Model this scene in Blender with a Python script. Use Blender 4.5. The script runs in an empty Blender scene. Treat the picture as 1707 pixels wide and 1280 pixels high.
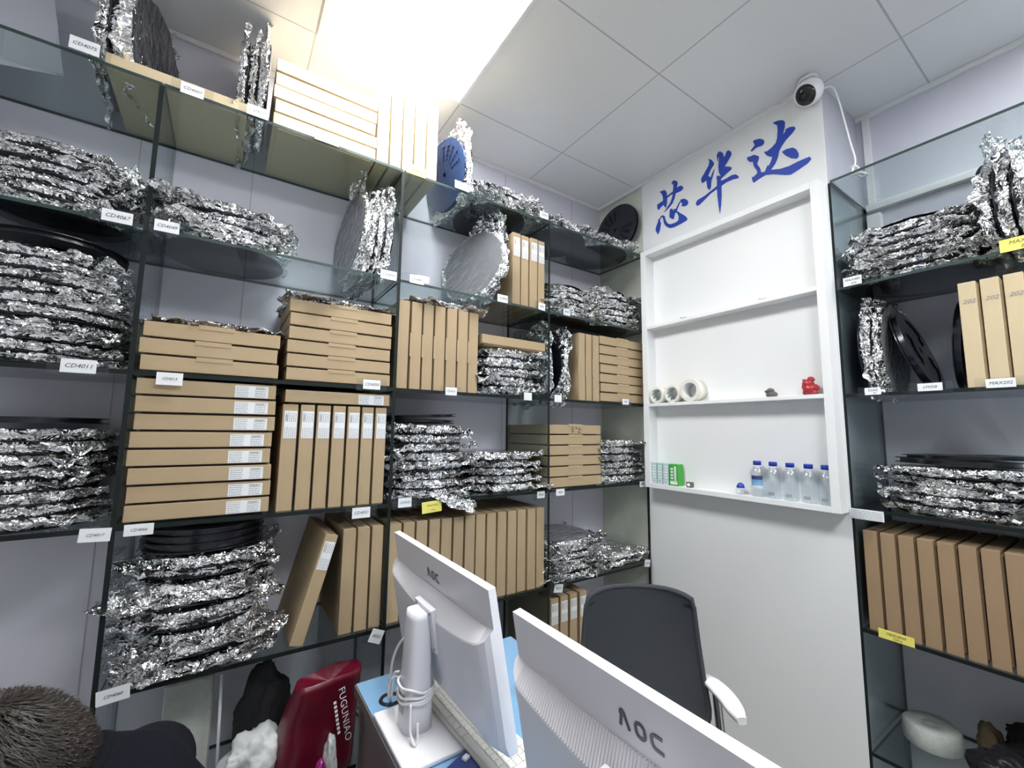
import bpy, bmesh, math, random
from mathutils import Vector, Matrix, Euler, noise
D = bpy.data
COL = bpy.context.scene.collection
R = math.radians
PI = math.pi

# ------------------------------------------------------------------ camera
sc = bpy.context.scene
cd = D.cameras.new('camera'); cam = D.objects.new('camera', cd); COL.objects.link(cam)
cd.sensor_width = 36.0; cd.lens = 36.0 * 709.157 / 1707.0
cd.clip_start = 0.02; cd.clip_end = 50
yaw, pit, roll = R(33.788), R(6.276), R(0.708)
fw = Vector((math.cos(pit)*math.sin(yaw), math.cos(pit)*math.cos(yaw), math.sin(pit)))
rt = Vector((math.cos(yaw), -math.sin(yaw), 0)); up = rt.cross(fw)
r2 = rt*math.cos(roll) + up*math.sin(roll); u2 = -rt*math.sin(roll) + up*math.cos(roll)
mw = Matrix((r2, u2, -fw)).transposed().to_4x4(); mw.translation = Vector((0, 0, 1.5))
cam.matrix_world = mw
sc.camera = cam
# ------------------------------------------------------------------ view, world
sc.view_settings.view_transform = 'Standard'
sc.view_settings.look = 'None'
sc.view_settings.gamma = 1.0
sc.view_settings.use_curve_mapping = False
sc.view_settings.exposure = 0.95
w = D.worlds.new('world'); sc.world = w; w.use_nodes = True
w.node_tree.nodes['Background'].inputs[0].default_value = (0.75, 0.8, 0.9, 1)
w.node_tree.nodes['Background'].inputs[1].default_value = 0.4
PANEL_STRENGTH = 16.5
CEIL = 2.974

# ------------------------------------------------------------------ materials
M = {}
def newmat(name):
    m = D.materials.new(name); m.use_nodes = True
    nt = m.node_tree; b = nt.nodes['Principled BSDF']
    M[name] = m
    return m, nt, b
def mat(name, col, rough=0.5, metal=0.0, noise_amt=0.0, nscale=8.0, bump=0.0, bscale=60.0, stretch=(1,1,1), emis=0.0, coat=0.0, spec=None, trans=0.0):
    m, nt, b = newmat(name)
    b.inputs['Base Color'].default_value = (*col, 1)
    b.inputs['Roughness'].default_value = rough
    b.inputs['Metallic'].default_value = metal
    if coat: b.inputs['Coat Weight'].default_value = coat
    if spec is not None: b.inputs['Specular IOR Level'].default_value = spec
    if emis:
        b.inputs['Emission Color'].default_value = (*col, 1); b.inputs['Emission Strength'].default_value = emis
    if trans: b.inputs['Transmission Weight'].default_value = trans
    if noise_amt or bump:
        tc = nt.nodes.new('ShaderNodeTexCoord'); mp = nt.nodes.new('ShaderNodeMapping')
        mp.inputs['Scale'].default_value = stretch
        nt.links.new(tc.outputs['Object'], mp.inputs['Vector'])
        if noise_amt:
            n = nt.nodes.new('ShaderNodeTexNoise'); n.inputs['Scale'].default_value = nscale; n.inputs['Detail'].default_value = 5
            nt.links.new(mp.outputs[0], n.inputs['Vector'])
            mx = nt.nodes.new('ShaderNodeMix'); mx.data_type = 'RGBA'
            mx.inputs[6].default_value = (*[c*(1-noise_amt) for c in col], 1)
            mx.inputs[7].default_value = (*[min(1, c*(1+noise_amt)) for c in col], 1)
            nt.links.new(n.outputs['Fac'], mx.inputs[0]); nt.links.new(mx.outputs[2], b.inputs['Base Color'])
        if bump:
            n = nt.nodes.new('ShaderNodeTexNoise'); n.inputs['Scale'].default_value = bscale; n.inputs['Detail'].default_value = 4
            nt.links.new(mp.outputs[0], n.inputs['Vector'])
            bp = nt.nodes.new('ShaderNodeBump'); bp.inputs['Strength'].default_value = bump; bp.inputs['Distance'].default_value = 0.01
            nt.links.new(n.outputs['Fac'], bp.inputs['Height']); nt.links.new(bp.outputs[0], b.inputs['Normal'])
    return m
def glassmat(name, tint, edge=1.5, haze=0.0):
    m, nt, b = newmat(name)
    nt.nodes.remove(b); out = nt.nodes['Material Output']
    tr = nt.nodes.new('ShaderNodeBsdfTransparent'); tr.inputs[0].default_value = (*tint, 1)
    gl = nt.nodes.new('ShaderNodeBsdfGlossy'); gl.inputs['Roughness'].default_value = 0.01 if not haze else 0.12
    gl.inputs[0].default_value = (0.95, 0.97, 1, 1)
    # Schlick reflectance, the same from either side of the pane
    lw = nt.nodes.new('ShaderNodeLayerWeight'); lw.inputs[0].default_value = 0.5
    pw = nt.nodes.new('ShaderNodeMath'); pw.operation = 'POWER'; pw.inputs[1].default_value = 5.0; nt.links.new(lw.outputs['Facing'], pw.inputs[0])
    f0 = ((edge-1)/(edge+1))**2
    fr = nt.nodes.new('ShaderNodeMath'); fr.operation = 'MULTIPLY_ADD'; fr.inputs[1].default_value = 1-f0; fr.inputs[2].default_value = f0; nt.links.new(pw.outputs[0], fr.inputs[0])
    mx = nt.nodes.new('ShaderNodeMixShader')
    nt.links.new(fr.outputs[0], mx.inputs[0]); nt.links.new(tr.outputs[0], mx.inputs[1]); nt.links.new(gl.outputs[0], mx.inputs[2])
    last = mx
    if haze:
        df = nt.nodes.new('ShaderNodeBsdfDiffuse'); df.inputs[0].default_value = (0.8, 0.82, 0.86, 1)
        m2 = nt.nodes.new('ShaderNodeMixShader'); m2.inputs[0].default_value = haze
        nt.links.new(mx.outputs[0], m2.inputs[1]); nt.links.new(df.outputs[0], m2.inputs[2]); last = m2
        tc = nt.nodes.new('ShaderNodeTexCoord')
        n = nt.nodes.new('ShaderNodeTexNoise'); n.inputs['Scale'].default_value = 14; n.inputs['Detail'].default_value = 3
        mp = nt.nodes.new('ShaderNodeMapping'); mp.inputs['Scale'].default_value = (1, 3, 1)
        nt.links.new(tc.outputs['Object'], mp.inputs[0]); nt.links.new(mp.outputs[0], n.inputs['Vector'])
        bp = nt.nodes.new('ShaderNodeBump'); bp.inputs['Strength'].default_value = 1.0; bp.inputs['Distance'].default_value = 0.02
        nt.links.new(n.outputs['Fac'], bp.inputs['Height'])
        nt.links.new(bp.outputs[0], gl.inputs['Normal']); nt.links.new(bp.outputs[0], lw.inputs['Normal'])
    nt.links.new(last.outputs[0], out.inputs[0])
    return m
def foilmat(name, col=(0.96, 0.96, 0.965), s1=48.0, s2=170.0, a1=1.0, a2=1.25, rough=0.13):
    """crumpled metallised film: every little facet of the crumple mirrors in its own direction"""
    m, nt, b = newmat(name)
    N = nt.nodes.new; L = nt.links.new
    b.inputs['Base Color'].default_value = (*col, 1); b.inputs['Metallic'].default_value = 1.0
    b.inputs['Roughness'].default_value = rough
    tc = N('ShaderNodeTexCoord'); oi = N('ShaderNodeObjectInfo')
    ml = N('ShaderNodeMath'); ml.operation = 'MULTIPLY'; ml.inputs[1].default_value = 7.0
    L(oi.outputs['Random'], ml.inputs[0])
    ad = N('ShaderNodeVectorMath'); ad.operation = 'ADD'; L(tc.outputs['Object'], ad.inputs[0]); L(ml.outputs[0], ad.inputs[1])
    nz = N('ShaderNodeTexNoise'); nz.inputs['Scale'].default_value = 16; nz.inputs['Detail'].default_value = 3
    L(ad.outputs[0], nz.inputs['Vector'])
    sc_ = N('ShaderNodeVectorMath'); sc_.operation = 'SCALE'; sc_.inputs['Scale'].default_value = 0.09
    L(nz.outputs['Color'], sc_.inputs[0])
    dv = N('ShaderNodeVectorMath'); dv.operation = 'ADD'; L(ad.outputs[0], dv.inputs[0]); L(sc_.outputs[0], dv.inputs[1])
    ge = N('ShaderNodeNewGeometry'); cur = ge.outputs['Normal']
    for s, a in ((s1, a1), (s2, a2)):
        v = N('ShaderNodeTexVoronoi'); v.inputs['Scale'].default_value = s; L(dv.outputs[0], v.inputs['Vector'])
        sb = N('ShaderNodeVectorMath'); sb.operation = 'SUBTRACT'; sb.inputs[1].default_value = (0.5, 0.5, 0.5); L(v.outputs['Color'], sb.inputs[0])
        sl = N('ShaderNodeVectorMath'); sl.operation = 'SCALE'; sl.inputs['Scale'].default_value = a; L(sb.outputs[0], sl.inputs[0])
        ad2 = N('ShaderNodeVectorMath'); ad2.operation = 'ADD'; L(cur, ad2.inputs[0]); L(sl.outputs[0], ad2.inputs[1]); cur = ad2.outputs[0]
    nm = N('ShaderNodeVectorMath'); nm.operation = 'NORMALIZE'; L(cur, nm.inputs[0])
    bp = N('ShaderNodeBump'); bp.inputs['Strength'].default_value = 0.35; bp.inputs['Distance'].default_value = 0.006
    n2 = N('ShaderNodeTexNoise'); n2.inputs['Scale'].default_value = 90; L(dv.outputs[0], n2.inputs['Vector'])
    L(n2.outputs['Fac'], bp.inputs['Height']); L(nm.outputs[0], bp.inputs['Normal'])
    L(bp.outputs[0], b.inputs['Normal'])
    return m
mat('lilac_wall', (0.64, 0.64, 0.72), 0.55, noise_amt=0.035, nscale=1.6)
mat('white_wall', (0.80, 0.81, 0.82), 0.6)
mat('board', (0.80, 0.82, 0.82), 0.5, noise_amt=0.02, nscale=2.5, bump=0.05, bscale=9)
mat('concrete', (0.58, 0.61, 0.52), 0.6, noise_amt=0.3, nscale=5.0)
mat('pillar_side', (0.50, 0.51, 0.57), 0.6, noise_amt=0.05)
mat('floor', (0.42, 0.40, 0.38), 0.35, noise_amt=0.1, nscale=3)
mat('white_paint', (0.84, 0.85, 0.85), 0.4, bump=0.03, bscale=20)
mat('blue_sign', (0.012, 0.055, 0.42), 0.4)
mat('card', (0.45, 0.335, 0.20), 0.75, noise_amt=0.10, nscale=7.0, stretch=(1, 1, 5), bump=0.05, bscale=70)
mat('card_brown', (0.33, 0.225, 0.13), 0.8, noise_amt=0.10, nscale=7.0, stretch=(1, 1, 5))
mat('card_pale_lit', (0.62, 0.50, 0.32), 0.75, noise_amt=0.08, nscale=7.0, stretch=(1, 1, 5))  # top-shelf boxes: bright light painted into the card; numbered boxes simply pale
mat('box_gap_shade', (0.03, 0.028, 0.028), 0.8)  # shade of the gaps between boxes, painted on their inset feet
mat('label', (0.85, 0.87, 0.88), 0.4)
mat('ink', (0.03, 0.03, 0.035), 0.6)
mat('ink_grey', (0.25, 0.26, 0.28), 0.6)
mat('ink_olive', (0.14, 0.13, 0.03), 0.6)
mat('yellow_card', (0.88, 0.80, 0.18), 0.6)
mat('reel', (0.012, 0.013, 0.020), 0.22)
mat('reel_blue', (0.02, 0.045, 0.12), 0.25)
mat('edge', (0.008, 0.013, 0.012), 0.5, spec=.25)
mat('edge_green', (0.035, 0.06, 0.055), 0.45, spec=.3)
mat('white_plastic', (0.78, 0.77, 0.82), 0.35)
mat('bright_plastic', (0.88, 0.87, 0.89), 0.3)
mat('grey_plastic', (0.42, 0.42, 0.44), 0.4)
mat('logo', (0.16, 0.16, 0.19), 0.35, metal=0.3)
mat('black_screen', (0.01, 0.01, 0.012), 0.12)
mat('cream_keys', (0.82, 0.80, 0.74), 0.5)
mat('cream', (0.72, 0.70, 0.64), 0.5)
mat('mat_blue', (0.23, 0.45, 0.70), 0.12, coat=0.6)
mat('desk_wood', (0.15, 0.13, 0.12), 0.4, noise_amt=0.15, stretch=(1, 8, 1))
mat('dark_mesh', (0.045, 0.05, 0.058), 0.75, bump=0.35, bscale=420)
mat('black_plastic', (0.015, 0.015, 0.018), 0.35)
mat('chrome', (0.6, 0.6, 0.62), 0.18, metal=1)
mat('red_bag', (0.13, 0.004, 0.018), 0.33, noise_amt=0.1, bump=0.12, bscale=30)
mat('red_lining', (0.11, 0.004, 0.02), 0.5)
mat('white_cloth', (0.66, 0.68, 0.68), 0.7, bump=0.6, bscale=14)
mat('black_cloth', (0.010, 0.010, 0.012), 0.9, bump=0.35, bscale=25)
mat('shirt', (0.007, 0.0075, 0.011), 0.95, bump=0.15, bscale=110, spec=0.12)
mat('skin', (0.55, 0.33, 0.22), 0.5)
mat('hair', (0.026, 0.019, 0.014), 0.5, noise_amt=0.4, nscale=40)
mat('trousers', (0.03, 0.035, 0.06), 0.85)
mat('purple_film', (0.22, 0.01, 0.13), 0.2)
mat('tape_side', (0.82, 0.80, 0.70), 0.25)
mat('tape_core', (0.80, 0.82, 0.80), 0.6)
mat('tape_green', (0.08, 0.30, 0.22), 0.5)
mat('cap_blue', (0.015, 0.05, 0.42), 0.3)
mat('milk_green', (0.06, 0.42, 0.05), 0.4)
mat('milk_teal', (0.48, 0.68, 0.64), 0.4)
mat('figure_grey', (0.12, 0.11, 0.10), 0.6)
mat('figure_red', (0.42, 0.03, 0.04), 0.3)
mat('foam', (0.55, 0.58, 0.54), 0.75, noise_amt=0.15, nscale=60, bump=0.3, bscale=120)
mat('brown_paper', (0.22, 0.16, 0.09), 0.6, noise_amt=0.4, nscale=20)
mat('pale_green_film', (0.62, 0.74, 0.60), 0.3, bump=0.4, bscale=12)
mat('dark_blue', (0.02, 0.05, 0.20), 0.3)
glassmat('glass', (0.84, 0.885, 0.875))
glassmat('sleeve', (0.93, 0.94, 0.95), 1.4)
glassmat('film', (0.62, 0.64, 0.66), 1.6, haze=0.18)
glassmat('film_clear', (0.86, 0.90, 0.91), 1.5, haze=0.16)
glassmat('bottle', (0.90, 0.925, 0.94), 1.6)
glassmat('film_black', (0.16, 0.17, 0.19), 1.8, haze=0.02)
foilmat('foil')
foilmat('foil_big', s1=22, s2=70, a1=0.9, a2=0.6, rough=0.15)
m, nt, b = newmat('panel_light')
b.inputs['Base Color'].default_value = (1, 1, 1, 1); b.inputs['Emission Color'].default_value = (0.97, 0.985, 1.0, 1); b.inputs['Emission Strength'].default_value = PANEL_STRENGTH
# ceiling tiles: thin seams of a 0.6 m metal tile grid
m, nt, b = newmat('ceiling')
tc = nt.nodes.new('ShaderNodeTexCoord'); sx = nt.nodes.new('ShaderNodeSeparateXYZ'); nt.links.new(tc.outputs['Object'], sx.inputs[0])
def seam(sock, off, per):
    a = nt.nodes.new('ShaderNodeMath'); a.operation = 'SUBTRACT'; a.inputs[1].default_value = off - 40*per; nt.links.new(sock, a.inputs[0])
    c = nt.nodes.new('ShaderNodeMath'); c.operation = 'PINGPONG'; c.inputs[1].default_value = per/2; nt.links.new(a.outputs[0], c.inputs[0])
    d = nt.nodes.new('ShaderNodeMath'); d.operation = 'LESS_THAN'; d.inputs[1].default_value = 0.0032; nt.links.new(c.outputs[0], d.inputs[0])
    return d.outputs[0]
s1_ = seam(sx.outputs[0], 0.178, 0.604); s2_ = seam(sx.outputs[1], 1.007, 0.613)
mxm = nt.nodes.new('ShaderNodeMath'); mxm.operation = 'MAXIMUM'; nt.links.new(s1_, mxm.inputs[0]); nt.links.new(s2_, mxm.inputs[1])
mx = nt.nodes.new('ShaderNodeMix'); mx.data_type = 'RGBA'; mx.inputs[6].default_value = (0.80, 0.81, 0.81, 1); mx.inputs[7].default_value = (0.50, 0.51, 0.52, 1)
nt.links.new(mxm.outputs[0], mx.inputs[0]); nt.links.new(mx.outputs[2], b.inputs['Base Color']); b.inputs['Roughness'].default_value = 0.45

# ------------------------------------------------------------------ mesh helpers
def obj(name, bm, m, parent=None, smooth=False, auto=None):
    me = D.meshes.new(name)
    bm.normal_update(); bm.to_mesh(me); bm.free()
    ms = m if isinstance(m, (list, tuple)) else [m]
    for x in ms: me.materials.append(M[x])
    if smooth:
        for p in me.polygons: p.use_smooth = True
    o = D.objects.new(name, me); COL.objects.link(o)
    if parent: o.parent = parent
    return o
def thing(name, label, cat, loc=(0,0,0), rotz=0.0, group=None):
    o = D.objects.new(name, None); COL.objects.link(o); o.empty_display_size = 0.05
    o.location = loc; o.rotation_euler = (0, 0, rotz)
    return tag(o, label, cat, group)
def tag(o, label, cat, group=None):
    o['label'] = label; o['category'] = cat
    if group: o['group'] = group
    return o
def struct(name, bm, m):
    o = obj(name, bm, m); o['kind'] = 'structure'; return o
def place(o, loc, rot=(0,0,0)):
    o.location = loc; o.rotation_euler = rot; return o
def dup(root):
    r = root.copy(); COL.objects.link(r)
    for ch in list(root.children):
        c = ch.copy(); COL.objects.link(c); c.parent = r
        for g in ch.children:
            d = g.copy(); COL.objects.link(d); d.parent = c
    return r
def bx(bm, x0, x1, y0, y1, z0, z1, bev=0.0, mi=0, seg=2):
    n0 = len(bm.verts)
    vs = [bm.verts.new((x, y, z)) for x in (x0, x1) for y in (y0, y1) for z in (z0, z1)]
    fs = [bm.faces.new([vs[i] for i in q]) for q in ((0,1,3,2),(4,6,7,5),(0,4,5,1),(2,3,7,6),(0,2,6,4),(1,5,7,3))]
    for f in fs: f.material_index = mi
    if bev:
        es = list({e for f in fs for e in f.edges})
        bmesh.ops.bevel(bm, geom=es, offset=bev, segments=seg, affect='EDGES', profile=0.7)
    return fs
def box(x0, x1, y0, y1, z0, z1, bev=0.0):
    bm = bmesh.new(); bx(bm, x0, x1, y0, y1, z0, z1, bev); return bm
def cyl(bm, p0, p1, r0, r1=None, n=24, cap=True, mi=0):
    r1 = r0 if r1 is None else r1
    p0 = Vector(p0); p1 = Vector(p1); d = (p1-p0).normalized()
    a = d.orthogonal().normalized(); b_ = d.cross(a)
    A = [bm.verts.new(p0 + (a*math.cos(2*PI*i/n) + b_*math.sin(2*PI*i/n))*r0) for i in range(n)]
    B = [bm.verts.new(p1 + (a*math.cos(2*PI*i/n) + b_*math.sin(2*PI*i/n))*r1) for i in range(n)]
    for i in range(n):
        f = bm.faces.new((A[i], A[(i+1) % n], B[(i+1) % n], B[i])); f.material_index = mi; f.smooth = True
    if cap:
        bm.faces.new(A[::-1]).material_index = mi; bm.faces.new(B).material_index = mi
def lathe(bm, prof, n=32, mi=0, c=(0,0,0)):
    rings = []
    for r, z in prof:
        rings.append([bm.verts.new((c[0]+r*math.cos(2*PI*i/n), c[1]+r*math.sin(2*PI*i/n), c[2]+z)) for i in range(n)] if r > 1e-6 else [bm.verts.new((c[0], c[1], c[2]+z))])
    for a, b_ in zip(rings, rings[1:]):
        for i in range(n):
            j = (i+1) % n
            if len(a) == 1 and len(b_) == 1: continue
            if len(a) == 1: f = bm.faces.new((a[0], b_[j], b_[i]))
            elif len(b_) == 1: f = bm.faces.new((a[i], a[j], b_[0]))
            else: f = bm.faces.new((a[i], a[j], b_[j], b_[i]))
            f.material_index = mi; f.smooth = True
def tube(bm, pts, r, n=8, mi=0):
    pts = [Vector(p) for p in pts]; rings = []
    a = None
    for i, p in enumerate(pts):
        d = (pts[min(i+1, len(pts)-1)] - pts[max(i-1, 0)]).normalized()
        if a is None: a = d.orthogonal().normalized()
        else: a = (a - d*a.dot(d)).normalized()
        b_ = d.cross(a); rr = r[i] if isinstance(r, (list, tuple)) else r
        rings.append([bm.verts.new(p + (a*math.cos(2*PI*k/n) + b_*math.sin(2*PI*k/n))*rr) for k in range(n)])
    for A, B in zip(rings, rings[1:]):
        for k in range(n):
            f = bm.faces.new((A[k], A[(k+1) % n], B[(k+1) % n], B[k])); f.smooth = True; f.material_index = mi
    bm.faces.new(rings[0][::-1]).material_index = mi; bm.faces.new(rings[-1]).material_index = mi
def spline(pts, n=8):
    out = []; P = [Vector(p) for p in pts]; P = [2*P[0]-P[1]] + P + [2*P[-1]-P[-2]]
    for i in range(1, len(P)-2):
        for k in range(n):
            t = k/n
            out.append(0.5*((2*P[i]) + (-P[i-1]+P[i+1])*t + (2*P[i-1]-5*P[i]+4*P[i+1]-P[i+2])*t*t + (-P[i-1]+3*P[i]-3*P[i+1]+P[i+2])*t**3))
    out.append(P[-2]); return out
def textmesh(name, s, size, m, parent=None, shear=0.0, align='CENTER', thick=0.0, spacing=1.0, bold=0.0):
    cu = D.curves.new('lettering', 'FONT'); cu.body = s; cu.size = size; cu.shear = shear; cu.align_x = align; cu.align_y = 'CENTER'
    cu.extrude = thick; cu.space_character = spacing; cu.offset = bold; cu.resolution_u = 2
    t = D.objects.new('lettering', cu); COL.objects.link(t)
    dg = bpy.context.evaluated_depsgraph_get(); dg.update()
    me = D.meshes.new_from_object(t.evaluated_get(dg)); me.name = name
    D.objects.remove(t); D.curves.remove(cu)
    me.materials.clear(); me.materials.append(M[m])
    o = D.objects.new(name, me); COL.objects.link(o)
    if parent: o.parent = parent
    return o
ORD = ['topmost', 'second from top', 'third from top', 'fourth from top', 'fifth from top', 'sixth from top', 'seventh from top', 'eighth from top', 'ninth from top', 'tenth from top', 'eleventh from top', 'twelfth from top']
LORD = ['leftmost', 'second from left', 'third from left', 'fourth from left', 'fifth from left', 'sixth from left', 'seventh from left', 'eighth from left', 'ninth from left', 'tenth from left', 'eleventh from left', 'twelfth from left', 'thirteenth from left', 'fourteenth from left']
def ordl(k, n, L=ORD, last='bottommost'):
    return last if (k == n-1 and n > 1) else L[k]
ZS = dict(A=2.524, B=2.075, C=1.655, D=1.233, E=0.808, F=0.397)
YF = 1.56; YW = 1.918; XP = 1.964; XW = 2.363; YR = 0.650
# ------------------------------------------------------------------ room
X0, Y0 = -1.7, -2.3
struct('floor', box(X0-.05, XW+.05, Y0-.05, YW+.05, -0.05, 0), 'floor')
struct('ceiling', box(X0-.05, XW+.05, Y0-.05, YW+.05, CEIL, CEIL+0.05), 'ceiling')
def wallseams(o_bm, horiz): pass
struct('wall_front', box(X0, XW+.05, YW, YW+.06, 0, CEIL), 'lilac_wall')
struct('wall_right', box(XW, XW+.06, Y0, YW, 0, CEIL), 'lilac_wall')
struct('wall_left', box(X0-.06, X0, Y0, YW, 0, CEIL), 'white_wall')
struct('wall_back', box(X0, XW, Y0-.06, Y0, 0, CEIL), 'white_wall')
# pillar between the two shelf units
bm = bmesh.new(); fs = bx(bm, XP+.004, XW, YR, YW, 0, CEIL)
bm.normal_update()
for f in bm.faces: f.material_index = 1 if f.normal.y < -0.5 else 0
struct('wall_pillar', bm, ['concrete', 'pillar_side'])
struct('trim_1', box(XP-.002, XP+.004, YR-.004, YF+.006, 0, CEIL-0.004), 'board')            # white board facing on the pillar
bm = box(-1.7, XP, YW-.012, YW, CEIL-.022, CEIL-.001, 0.002); bx(bm, XW-.012, XW, Y0, YR, CEIL-.022, CEIL-.001); bx(bm, XP-.014, XP-.002, YR-.004, YW-.012, CEIL-.018, CEIL-.001)
struct('trim_2', bm, 'white_paint')                                                            # edge angle of the ceiling
bm = box(XW-.012, XW, .60, .625, 2.53, CEIL-.02); bx(bm, XW-.03, XW, .25, .63, 2.50, 2.53)
struct('trim_3', bm, 'white_paint')
# vertical joints of the wall boards
bm = bmesh.new()
for x in (-0.32, 0.02, 0.62, 1.22, 1.72): bx(bm, x-.0015, x+.0015, YW-.0015, YW, 0.02, CEIL-.03)
struct('trim_4', bm, 'grey_plastic')
# lit ceiling panels: one in view, two added out of view as fill
def ceiling_panel(x0, x1, y0, y1, label):
    t = thing('ceiling_panel_light', label, 'ceiling light', ((x0+x1)/2, (y0+y1)/2, CEIL))
    w_, h_ = (x1-x0)/2, (y1-y0)/2
    bm = bmesh.new()
    for a in ((-w_, w_, -h_, -h_+.012), (-w_, w_, h_-.012, h_), (-w_, -w_+.012, -h_+.012, h_-.012), (w_-.012, w_, -h_+.012, h_-.012)): bx(bm, *a, -.010, -.0005)
    obj('frame', bm, 'white_paint', t)
    obj('diffuser', box(-w_+.012, w_-.012, -h_+.012, h_-.012, -.007, -.002), 'panel_light', t)
ceiling_panel(.182, .780, 1.010, 1.616, 'bright square ceiling light panel above the shelves')
ceiling_panel(.182, .780, -.829, -.225, 'added ceiling fill light behind the desk, out of the frame')  # unseen panel, added to brighten the whole room
ceiling_panel(1.40, 1.98, -.829, -.225, 'added ceiling fill light before the right shelves, out of the frame')  # second unseen panel, added for more room light

# ------------------------------------------------------------------ glass shelving
def slab(x0, x1, y0, y1, z0, z1, edge_idx=1):
    bm = bmesh.new(); bx(bm, x0, x1, y0, y1, z0, z1); bm.normal_update()
    dims = (x1-x0, y1-y0, z1-z0); thin = dims.index(min(dims))
    for f in bm.faces: f.material_index = 0 if abs(f.normal[thin]) > .5 else 1
    return bm
T = .010
unit = thing('glass_shelf_unit', 'tall black-edged glass shelf unit along the lilac wall, full of reels and boxes', 'shelf unit', (0, YF, 0))
def part_slab(u, name, x0, x1, y0, y1, z0, z1, e):
    ox, oy, oz = u.location
    o = obj(name, slab(x0-ox, x1-ox, y0-oy, y1-oy, z0-oz, z1-oz), ['glass', e], u); return o
xl = [-1.30, -0.229, 0.515, 1.252, XP-.004]
for k, z in ZS.items():
    for i in range(4):
        if i == 0 and k in 'EF': continue
        e = 'edge_green' if k in 'AB' else 'edge'
        th = T if k in 'AB' else .013
        part_slab(unit, 'shelf', xl[i]+(.006 if i else 0), xl[i+1]-.006 + (.006 if k == 'A' and i < 3 else 0), YF, YW-.002, z-th, z, e)
for x in xl[1:4]:
    part_slab(unit, 'divider', x-.006, x+.006, YF-.001, YW-.002, 0.02, ZS['A']-.010, 'edge')
_o = obj('edge_strip', box(XP-.012-unit.location[0], XP-.004-unit.location[0], -.001, .008, .02, ZS['A']-.010), 'edge', unit)
unit2 = thing('glass_shelf_unit', 'black-edged glass shelf unit on the right, beyond the white panel', 'shelf unit', (XP, 0, 0))
yl = [YR-.008, -.10, -.85]
for k, z in ZS.items():
    for i in range(2):
        part_slab(unit2, 'shelf', XP, XW-.002, yl[i+1]+.004, yl[i]-.004, z-(T if k in 'AB' else .013), z, 'edge_green' if k in 'AB' else 'edge')
for y in yl:
    part_slab(unit2, 'divider', XP, XW-.002, y-.005, y+.005, .02, ZS['A']-.010, 'edge')

# ------------------------------------------------------------------ white wall frame with small shelves
YA, YB, ZA, ZB = 0.652, 1.527, 1.212, 2.512; XF = XP-.078
ws = thing('wall_display_shelf', 'white painted shallow display shelf frame hung below the blue characters', 'wall shelf', (XP-.002, (YA+YB)/2, ZA))
def wsp(name, y0, y1, z0, z1, x0=XF, x1=XP-.002, b_=.002):
    l = ws.location; return obj(name, box(x0-l[0], x1-l[0], y0-l[1], y1-l[1], z0-l[2], z1-l[2], b_), 'white_paint', ws)
wsp('side_board', YB-.034, YB, ZA, ZB); wsp('side_board', YA, YA+.030, ZA, ZB)
wsp('top_board', YA+.030, YB-.034, ZB-.028, ZB); wsp('bottom_board', YA+.030, YB-.034, ZA, ZA+.022)
for z in (1.655, 2.078): wsp('shelf', YA+.030, YB-.034, z-.016, z)
wsp('back_board', YA+.03, YB-.034, ZA+.022, ZB-.028, XP-.010, XP-.003, 0)
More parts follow.
